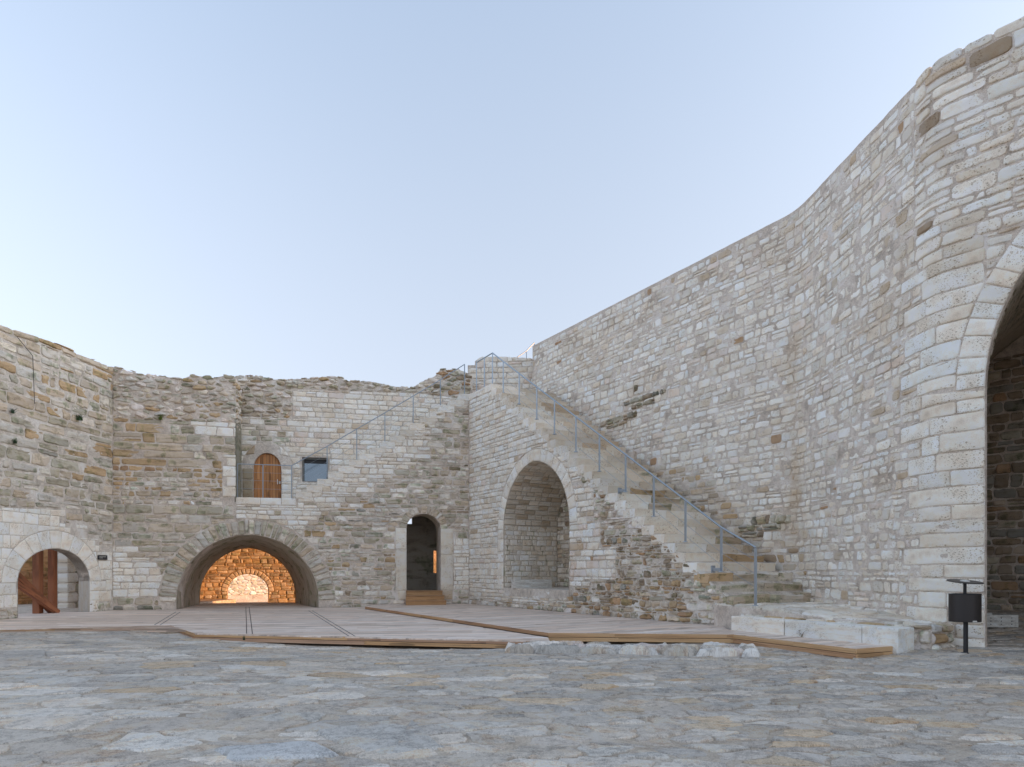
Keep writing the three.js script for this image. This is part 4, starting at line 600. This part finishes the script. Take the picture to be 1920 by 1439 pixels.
{
  const bp = (s, d) => { const p = BW(s, 0, d); return [p[0], -p[2]]; }, lp = (s, d) => { const p = LW(s, 0, d); return [p[0], -p[2]]; };
  const inn = s => { const p = BW(s, 0, 0); return [p[0] + TAX[0] * 4.1, -(p[2] + TAX[1] * 4.1)]; };
  const fr = [lp(-12, -.9), [-11.2, 14.4], [-7.64, 15.5], [-6.2, 13.55], [.66, 12.05]];
  const poly = [[-13.4, 13.7], [-11.2, 14.4], [-7.64, 15.5], [-6.2, 13.55], [.66, 12.05], [.66, 12.7], [-4.65, 21.95], bp(8, .02), bp(6.1, .02), inn(5.6), inn(2.4), bp(1.9, .02), bp(.02, .02), lp(-1.04, .02), lp(-1.04, -1.4), lp(-3.64, -1.4), lp(-3.64, .02), lp(-8.2, .02)];
  const g = (x0, z0, k0, k1, w = .015) => [[x0 + TAX[0] * k0, z0 - TAX[1] * k0], [x0 + TAX[0] * k1, z0 - TAX[1] * k1], w];
  deck('timber_deck', 'low grey brown timber deck reaching into the tunnel and the left arch', poly, [.992, .12], .07, [g(-5.15, 13.45, 0, 10.6), g(-5.02, 13.4, 0, 10.6), g(-8.05, 15.6, 0, 5.2), g(-7.9, 15.55, 0, 5.2), g(-3.05, 12.95, 0, 8.7), g(-2.92, 12.9, 0, 8.7)], 711,
    [[[-13.4, 13.7], [-11.2, 14.4], .07, [.075]], [[-11.2, 14.4], [-7.64, 15.5], .07, [.075]], [[-7.64, 15.5], [-6.2, 13.55], .07, [.075, .075]], [[-6.2, 13.55], [.66, 12.05], .07, [.075, .075]]]);
  const sp = (s, d) => { const p = SW(s, 0, d); return [p[0], -p[2]]; };
  const poly2 = [[-4.65, 21.99], [.67, 12.78], [3.98, 12.46], [5.05, 10.17], [6.05, 11.05], [5.84, 10.6], [4.2, 13.4], sp(11.4, .06), sp(.05, .06), bp(10.9, .02), bp(8.0, .03)];
  deck('timber_deck', 'raised timber deck along the stair block with a pointed end by the kerb blocks', [[-4.65, 21.99], [.67, 12.78], [3.98, 12.46], [5.05, 10.17], [5.95, 10.38 + .25], [4.2, 13.42], sp(11.35, .06), sp(.05, .06), bp(10.9, .02), bp(8.0, .03)], [.857, .515], .15, [], 722,
    [[[-4.65, 21.99], [.67, 12.78], .15, [.078]], [[.67, 12.78], [3.98, 12.46], .15, [.08, .08]], [[3.98, 12.46], [5.05, 10.17], .15, [.08, .08]], [[5.05, 10.17], [5.95, 10.62], .15, [.08, .08]]]);
}
// timber steps at the doorway
{
  R = rng(730);
  const ws = thing('wooden_steps', 'three orange timber steps up to the dark doorway', 'steps', BW(9.63, .15, .4));
  for (let k = 0; k < 3; k++) { const y1 = .15 + .155 * (3 - k), d0 = .0 + .26 * k, d1 = d0 + .27; for (let j = 0; j < 2; j++) part('tread', paint(boxOn(BW, 9.03 - .03 * k, 10.25 + .03 * k, y1 - .028, y1, d0 + .135 * j + .002, d0 + .135 * (j + 1) - .002, .004), shade([.42, .25, .13], .12)), M.wood, ws); part('riser', paint(boxOn(BW, 9.04 - .03 * k, 10.24 + .03 * k, .15, y1 - .03, d0, d1 - .02, .004), shade([.50, .29, .135], .1)), M.wood, ws); }
}

// ---------------------------------------------------------------- railings
function railing(label, pts, mounts, wires, pw = .05, tr = .021) {   // pts: post foot + top in 3-D
  const o = pts[0].f, rl = thing('stair_railing', label, 'railing', o);
  pts.forEach((p, i) => { const f = p.f, t = p.t; const g = beam(f, t, pw, .018, [p.dir ? p.dir[0] : 1, 0, p.dir ? p.dir[1] : 0]); part('post', g, M.steel, rl); const g2 = beam([f[0] + .012, f[1], f[2] + .022], [t[0] + .012, t[1] - .04, t[2] + .022], pw * .8, .012, [1, 0, 0]); part('post', g2, M.steel, rl); if (mounts) { const b = new THREE.CylinderGeometry(.055, .06, .014, 14); b.translate(f[0], f[1] + .007, f[2]); part('base_plate', b, M.steel, rl); } });
  for (let i = 0; i < pts.length - 1; i++) { part('top_rail', tube(pts[i].t, pts[i + 1].t, tr, 10), M.steel, rl); const q = new THREE.SphereGeometry(tr + .0002, 8, 6); q.translate(...pts[i + 1].t); part('rail_joint', q, M.steel, rl); for (const w of wires) { const m = k => { const p = pts[k]; return [p.f[0] + (p.t[0] - p.f[0]) * w, p.t[1] - (1 - w) * 1.05, p.f[2] + (p.t[2] - p.f[2]) * w]; }; part('wire', tube(m(i), m(i + 1), .004, 5), M.steel, rl); } }
  return rl;
}
{
  const post = (s, y0, y1, d) => { const f = SW(s, y0, d), t = SW(s, y1, d); return { f, t, dir: SW.n }; };
  const rail = s => 8.41 - (s - 1.55) * .642;
  const ss = [1.55, 2.25, 3.22, 4.21, 5.13, 6.15, 7.17, 8.2, 9.2, 10.21, 11.23, 12.1];
  const foot = [7.39, 6.95, 6.4, 5.75, 5.15, 4.5, 3.85, 3.22, 2.55, 1.92, 1.27, .6];
  const pts = [post(.44, 7.38, 8.40, -.05), post(1.0, 7.38, 8.41, -.05), ...ss.map((s, i) => post(s, foot[i], i === 0 ? 8.42 : rail(s) - (i === 11 ? -.12 : 0), -.05 + (i > 8 ? -.0 : 0)))];
  railing('long galvanised railing down the broad staircase beside the tall wall', pts, true, [.75, .5, .25]);
  // side brackets on three lower posts
  const br = scene.children.find(o => o.name === 'stair_railing'); for (const i of [7, 10]) { const s = ss[i], y = foot[i] + .04; part('bracket', boxOn(SW, s - .22, s, y - .03, y + .04, -.09, -.02), M.steel, br); part('bracket', boxOn(SW, s - .24, s - .21, y - .06, y + .09, -.11, .0), M.steel, br); }
  const bp = (s, y0, y1) => ({ f: BW(s, y0, -.08), t: BW(s, y1, -.08), dir: BW.n });
  railing('slender railing climbing the narrow flight along the back wall', [bp(3.64, 3.66, 4.74), bp(4.42, 3.66, 4.74), bp(5.31, 3.66, 4.74), bp(6.44, 4.40, 5.42), bp(7.4, 5.02, 6.04), bp(8.33, 5.62, 6.63), bp(9.28, 6.24, 7.25), bp(10.21, 6.84, 7.86), bp(11.05, 7.38, 8.45)], false, [.75, .5, .25], .032, .015);
  const q = (x, y0, y1, z) => ({ f: [x, y0, z], t: [x, y1, z] });
  railing('short sloping handrail above the parapet at the stair head', [q(.20, 9.0, 9.42, -26.4), q(.55, 9.0, 9.72, -26.6), q(.86, 9.0, 10.1, -26.8)], false, [], .04);
  const P1 = path(1.8, 9.45, -.6), P2 = path(3.4, 9.45, -.6);
  railing('stub of handrail on top of the tall pale wall', [{ f: P1, t: [P1[0], 9.78, P1[2]] }, { f: P2, t: [P2[0], 9.78, P2[2]] }], false, [], .04);
}

// ---------------------------------------------------------------- litter bin, boxes, plaque
{
  const x = 6.72, z = -10.28, y0 = gY(x, z) - .02; const b = thing('litter_bin', 'dark brown litter bin with tilted round ash lid on a slim post', 'bin', [x, y0, z]);
  const brown = new THREE.MeshStandardMaterial({ color: new THREE.Color().setRGB(.036, .03, .028), roughness: .45, metalness: .3 }), L = (g, m, n, lab) => { const k = new THREE.Mesh(g, m); k.name = n; k.castShadow = k.receiveShadow = true; if (lab) k.userData.label = lab; b.add(k); return k; };
  L(new THREE.CylinderGeometry(.022, .022, 1.08, 14).translate(0, .54, 0), M.dark, 'post'); L(new THREE.CylinderGeometry(.023, .023, .5, 14).translate(.035, .25, -.02), M.dark, 'post');
  const pr = []; for (const [r, y] of [[.0, .52], [.215, .52], [.22, .53], [.22, .93], [.212, .935], [.205, .93], [.205, .6]]) pr.push(new THREE.Vector2(r, y)); const body = new THREE.LatheGeometry(pr, 40); body.scale(1, 1, .8); L(body.translate(0, -.03, 0), brown, 'bucket');
  const lid = new THREE.CylinderGeometry(.235, .235, .012, 40); const lm = L(lid, brown, 'lid', 'round lid, tilted'); lm.position.y = 1.085; lm.rotation.set(.13, 0, -.03);
  const rim = new THREE.TorusGeometry(.216, .008, 6, 40); rim.rotateX(Math.PI / 2); rim.scale(1, 1, .8); L(rim.translate(0, .9, 0), M.dark, 'rim'); L(new RoundedBoxGeometry(.06, .012, .06, 1, .004).translate(0, 1.072, 0), M.dark, 'lid_bracket'); L(new THREE.CylinderGeometry(.05, .055, .012, 16).translate(0, .026, 0), M.dark, 'base_plate');
  const ring = new THREE.TorusGeometry(.055, .012, 6, 24); ring.rotateX(Math.PI / 2); ring.translate(0, .008, 0); const rm = new THREE.Mesh(ring, M.white); rm.name = 'ash_ring'; lm.add(rm);
  const tag = new RoundedBoxGeometry(.062, .02, .006, 1, .002); L(tag.translate(.03, .505, .175), M.white, 'maker_tag', 'tiny pale tag');
  const nb = SW(3.15, .75, -.55), bx = thing('planter_box', 'long pale grey box lying on the niche sill', 'box', nb);
  const g1 = new RoundedBoxGeometry(1.25, .26, .3, 2, .012); g1.rotateY(.35); part('shell', g1.translate(nb[0], nb[1] + .13, nb[2]), M.white, bx);
  const hx = 9.35, hz = -13.6, hy = gY(hx, hz) + .01, hb = thing('planter_box', 'white perforated metal box on the floor inside the gateway', 'box', [hx, hy, hz]);
  for (const [a, c, w, d] of [[-.32, 0, .02, .7], [.32, 0, .02, .7], [0, -.35, .66, .02], [0, .35, .66, .02]]) part('side_panel', new RoundedBoxGeometry(w, .24, d, 1, .006).translate(hx + a, hy + .12, hz + c), M.white, hb);
  part('fill', new THREE.BoxGeometry(.62, .16, .68).translate(hx, hy + .09, hz), std(mortMap, mortBump, .02, { color: new THREE.Color().setRGB(.2, .18, .16) }), hb);
  for (let i = 0; i < 3; i++) for (let j = 0; j < 3; j++) part('vent_hole', new THREE.CylinderGeometry(.01, .01, .004, 10).rotateX(Math.PI / 2).translate(hx - .2 + .2 * i, hy + .06 + .06 * j, hz + .3605), M.dark, hb);
  const pq = thing('wall_plaque', 'small black plaque with two pale text lines beside the left arch', 'plaque', LW(-.48, 1.69, .03));
  part('plate', boxOn(LW, -.7, -.28, 1.62, 1.76, .02, .04, .006), M.dark, pq);
  for (const [a, b2, y] of [[-.64, -.36, 1.705], [-.64, -.5, 1.668]]) { let s = a; const q = rng(5); while (s < b2) { const w = .012 + .012 * q(); part('lettering', boxOn(LW, s, s + w, y, y + .016, .04, .0415, .0005), M.white, pq); s += w + .008; } }
}

// ---------------------------------------------------------------- what lies behind the openings
{
  R = rng(808);
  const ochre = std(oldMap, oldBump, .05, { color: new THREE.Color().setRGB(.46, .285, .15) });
  // vaulted room behind the tunnel, open to the low sun on its right side
  const vr = thing('vault_room', 'warm stone chamber beyond the tunnel lit by the low sun', 'chamber', [-11, 0, -29]);
  const c = tw(9.3), BWALL = wall(c[0] - 3.2 * .94, -c[1] + 3.2 * .34, .94, -.34);
  const fo = arch(3.2, .86, .35, .78, 20), foH = [[4.06, -.58], ...fo, [2.34, -.58]];
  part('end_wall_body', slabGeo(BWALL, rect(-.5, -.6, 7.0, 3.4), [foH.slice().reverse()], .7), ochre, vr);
  const cs = fit(courses(-.4, 6.5, -.5, 3.2, () => [.12, .2], () => [.2, .5], .02, .03, .1), rect(-.4, -.5, 6.5, 3.2), [ccw(offset(fo, .26)), rect(2.34, -1, 4.06, .4)], .006);
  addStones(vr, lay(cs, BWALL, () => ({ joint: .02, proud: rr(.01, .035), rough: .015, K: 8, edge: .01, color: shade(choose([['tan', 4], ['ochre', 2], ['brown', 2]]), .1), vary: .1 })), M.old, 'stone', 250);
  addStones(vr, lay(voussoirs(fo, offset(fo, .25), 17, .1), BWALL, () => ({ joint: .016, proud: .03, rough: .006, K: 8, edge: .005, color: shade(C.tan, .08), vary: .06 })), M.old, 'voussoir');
  const t0 = tw(4.0);
  const rib = (hw, ap, k, y0 = -.45) => [[4 + hw, y0], ...arch(4.0, hw, .3, ap, 36, 1), [4 - hw, y0]].map(v => { const p = BW(v[0], v[1], 0); return [p[0] + TAX[0] * k, p[1], p[2] + TAX[1] * k]; });
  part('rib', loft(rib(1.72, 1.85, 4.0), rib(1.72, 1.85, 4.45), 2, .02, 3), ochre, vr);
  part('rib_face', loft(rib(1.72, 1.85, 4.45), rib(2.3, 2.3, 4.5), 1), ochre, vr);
  const added_roof = new THREE.BoxGeometry(9, .3, 7); added_roof.rotateY(.2); added_roof.translate(-11.6, 3.35, -29.6); part('added_roof', added_roof, ochre, vr);  // unseen flat slab, added to keep blue sky light off the chamber
  const lw2 = wall(-14.4, -32.6, .05, 1); part('side_wall', slabGeo(wall(-14.6, -26, -.05, -1), rect(0, -.6, 7, 3.3), [], .4), ochre, vr);
  // yard wall seen through the far arch
  const yw = thing('yard_wall', 'sunlit rubble wall far beyond the tunnel', 'wall', [-15, -.6, -41]);
  const YW = wall(-20, -39.5, .85, -.5), ys = fit(voronoi(3, 8, -.3, 2.6, () => rr(.12, .24), 1.7), rect(3, -.2, 8, 2.6), [], .008);
  part('mortar_body', slabGeo(YW, rect(-1, -.7, 11, 2.6), [], .5), M.mortarPale, yw);
  addStones(yw, lay(ys, YW, () => ({ joint: .03, proud: .04, rough: .03, K: 8, round: 1, edge: .02, color: shade(choose([['cream', 3], ['beige', 3], ['white', 2]]), .1), vary: .1 })), M.old, 'stone', 120);
  // dark room behind the small doorway
  const dr = thing('dark_room', 'unlit room behind the small doorway with two bright slits', 'room', BW(9.6, .5, -2));
  const dk = std(oldMap, oldBump, .03, { color: new THREE.Color().setRGB(.42, .37, .31) });
  const bx = (s0, s1, y0, y1, d0, d1, m = dk, n = 'room_wall') => { const g = new THREE.BoxGeometry(s1 - s0, y1 - y0, d1 - d0); g.translate((s0 + s1) / 2, (y0 + y1) / 2, (d0 + d1) / 2); g.applyMatrix4(BW.mat4); part(n, g, m, dr); };
  bx(8.1, 8.3, .3, 3.9, -2.6, -1.06); bx(11.3, 11.5, .3, 3.9, -2.6, -1.06); bx(8.1, 11.5, 3.7, 3.9, -2.6, -1.06, dk, 'ceiling'); bx(8.1, 11.5, .3, .56, -2.6, -1.06, dk, 'floor');
  part('room_wall', slabGeo(BW, rect(8.1, .3, 11.5, 3.9), [rect(10.26, 1.2, 10.6, 2.05), rect(9.1, 3.05, 9.46, 3.55)], .3, -2.6), dk, dr);
  // sunlit scrub bank behind the slits
  const bk = thing('yard_wall', 'low ochre bank wall glimpsed through the slit of the dark room', 'wall', [-3.5, 0, -33]);
  part('bank_body', slabGeo(wall(-7, -31.5, .8, -.6), rect(0, -.6, 9, 2.3), [], .5), ochre, bk);
}
// ---------------------------------------------------------------- timber shoring inside the left arch
{
  R = rng(909);
  const lc = thing('inner_court', 'court wall tinted orange to look sunlit, with dark stone side wall behind the left arch', 'wall', [-16, 0, -24]);
  const ochre = std(oldMap, oldBump, .05, { color: new THREE.Color().setRGB(.66, .37, .17) });  // orange base colour stands in for a sunlit glow on the court wall
  const off = d => { const p = LW(0, 0, d); return wall(p[0], p[2], LW.e[0], LW.e[1]); };
  const FAR = off(-6), MID = off(-2.4), NEAR = off(-1.1);
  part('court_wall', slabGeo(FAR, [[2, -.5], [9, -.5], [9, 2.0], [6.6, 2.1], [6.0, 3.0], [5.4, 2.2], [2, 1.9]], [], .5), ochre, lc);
  addStones(lc, lay(fit(courses(2, 9, -.2, 1.3, () => [.18, .34], () => [.3, .8], .03, .04, .1), rect(2, -.2, 9, 1.3), [], .01), FAR, () => ({ joint: .04, proud: .03, rough: .02, K: 9, edge: .02, color: shade([.55, .29, .14], .16), vary: .12 })), M.old, 'court_stone', 60);  // these stones carry the same painted orange glow
  part('side_wall_body', slabGeo(MID, rect(1.15, -.5, 4.2, 3.4), [], .4), M.mortar, lc);
  addStones(lc, lay(fit(courses(1.5, 4.2, -.3, 3.2, () => [.18, .34], () => [.3, .8], .03, .04, .1), rect(1.5, -.3, 4.2, 3.2), [], .01), MID, () => ({ joint: .03, proud: .03, rough: .02, K: 9, edge: .02, color: shade(choose([['brown', 3], ['dark', 3], ['olive', 2], ['tan', 1]]), .1), vary: .12 })), M.old, 'side_stone', 80);
  addStones(lc, lay([0, 1, 2, 3, 4, 5, 6, 7].map(i => ({ p: rect(1.1, -.1 + .33 * i, 1.48 + .12 * (i % 2), .23 + .33 * i), A: .1, c: [1.3, .1 + .33 * i] })), MID, () => ({ joint: .014, proud: .06, rough: .004, K: 8, edge: .003, color: shade(C.cream, .06), vary: .05, sink: -.3 })), M.lime, 'pier_stone');
  part('lintel_roof', slabGeo(NEAR, rect(-.6, 2.5, 4.2, 2.75), [], 1.4), M.mortar, lc);
  part('court_floor', slabGeo(LW, rect(-3.6, -.3, 8.5, .05), [], 5.6, -.36), std(mortMap, mortBump, .01, { color: new THREE.Color().setRGB(.66, .58, .5) }), lc);
  const ts = thing('timber_shoring', 'dark reddish timber posts and diagonal brace inside the left arch', 'timber frame', LW(-1.6, 0.05, -1));
  const wm = (a, b, w) => { const g = beam(a, b, w, w); const uv = g.attributes.uv; for (let i = 0; i < uv.count; i++) uv.setXY(i, uv.getY(i), uv.getX(i) * .2); return paint(g, shade([.34, .125, .055], .1)); };
  const P = (s, y, d) => LW(s, y, d);
  part('post', wm(P(-1.78, .05, -1.0), P(-1.78, 3.2, -1.0), .2), M.wood, ts); part('post', wm(P(-1.16, .05, -1.05), P(-1.16, 3.2, -1.05), .18), M.wood, ts);
  part('brace', wm(P(-3.1, 1.35, -.75), P(-1.35, .08, -.85), .19), M.wood, ts); part('brace', wm(P(-3.1, 1.0, -.6), P(-1.5, .08, -.62), .13), M.wood, ts);
}
// ---------------------------------------------------------------- wall plants and a cable
function tuft(label, at, n, h, lean, c, cat = 'plant') {
  const t = thing('wall_plant', label, cat, at); const gs = [];
  for (let i = 0; i < n; i++) { const a = R() * 6.283, L = h * rr(.5, 1), w = .012 + .012 * R(), o = rr(.2, 1) * L, g = new THREE.PlaneGeometry(w, L, 1, 3); const p = g.attributes.position; for (let k = 0; k < p.count; k++) { const v = (p.getY(k) + L / 2) / L; p.setXYZ(k, p.getX(k) * (1 - v * .8), v * L * .75, v * v * o); } g.rotateY(a); g.translate(lean[0] * R(), 0, lean[1] * R()); gs.push(paint(g, shade(c, .3))); }
  const m = mergeGeometries(gs); m.computeVertexNormals(); const k = new THREE.Mesh(m, new THREE.MeshStandardMaterial({ vertexColors: true, roughness: .9, side: THREE.DoubleSide })); k.name = 'leaves'; k.castShadow = true; t.add(k);
}
R = rng(999);
tuft('green tuft growing on the ledge of the left wall, largest of its three', LW(-1.5, 5.62, .03), 70, .26, [.12, .12], [.06, .10, .04]);
tuft('dark green sprig high on the left wall above the long stones', LW(-3.83, 5.3, .03), 40, .2, [.05, .08], [.045, .075, .04]);
tuft('small green sprig on the left wall under the long stones', LW(-3.75, 4.55, .03), 40, .18, [.05, .1], [.05, .085, .04]);
tuft('yellow green sprig on the back wall ledge near the corner', BW(1.35, 6.02, .05), 50, .24, [.1, .06], [.12, .16, .03]);
tuft('tiny weed sprouting in the paving before the deck', [-5.0, .0, -12.9], 9, .14, [.03, .03], [.05, .07, .03]);
tuft('dry brown tuft against the cut kerb blocks', [4.98, .15, -11.92], 160, .2, [.22, -.3], [.26, .2, .11]);
{
  const cb = thing('wall_cable', 'thin dark cable hanging down the left wall', 'cable', LW(-3.3, 6.9, .05));
  part('cable', mergeGeometries([tube(LW(-3.75, 7.3, .06), LW(-3.25, 6.95, .08), .008, 5), tube(LW(-3.25, 6.95, .08), LW(-3.2, 5.7, .09), .008, 5)]), M.dark, cb);
}
renderer.render(scene, camera);
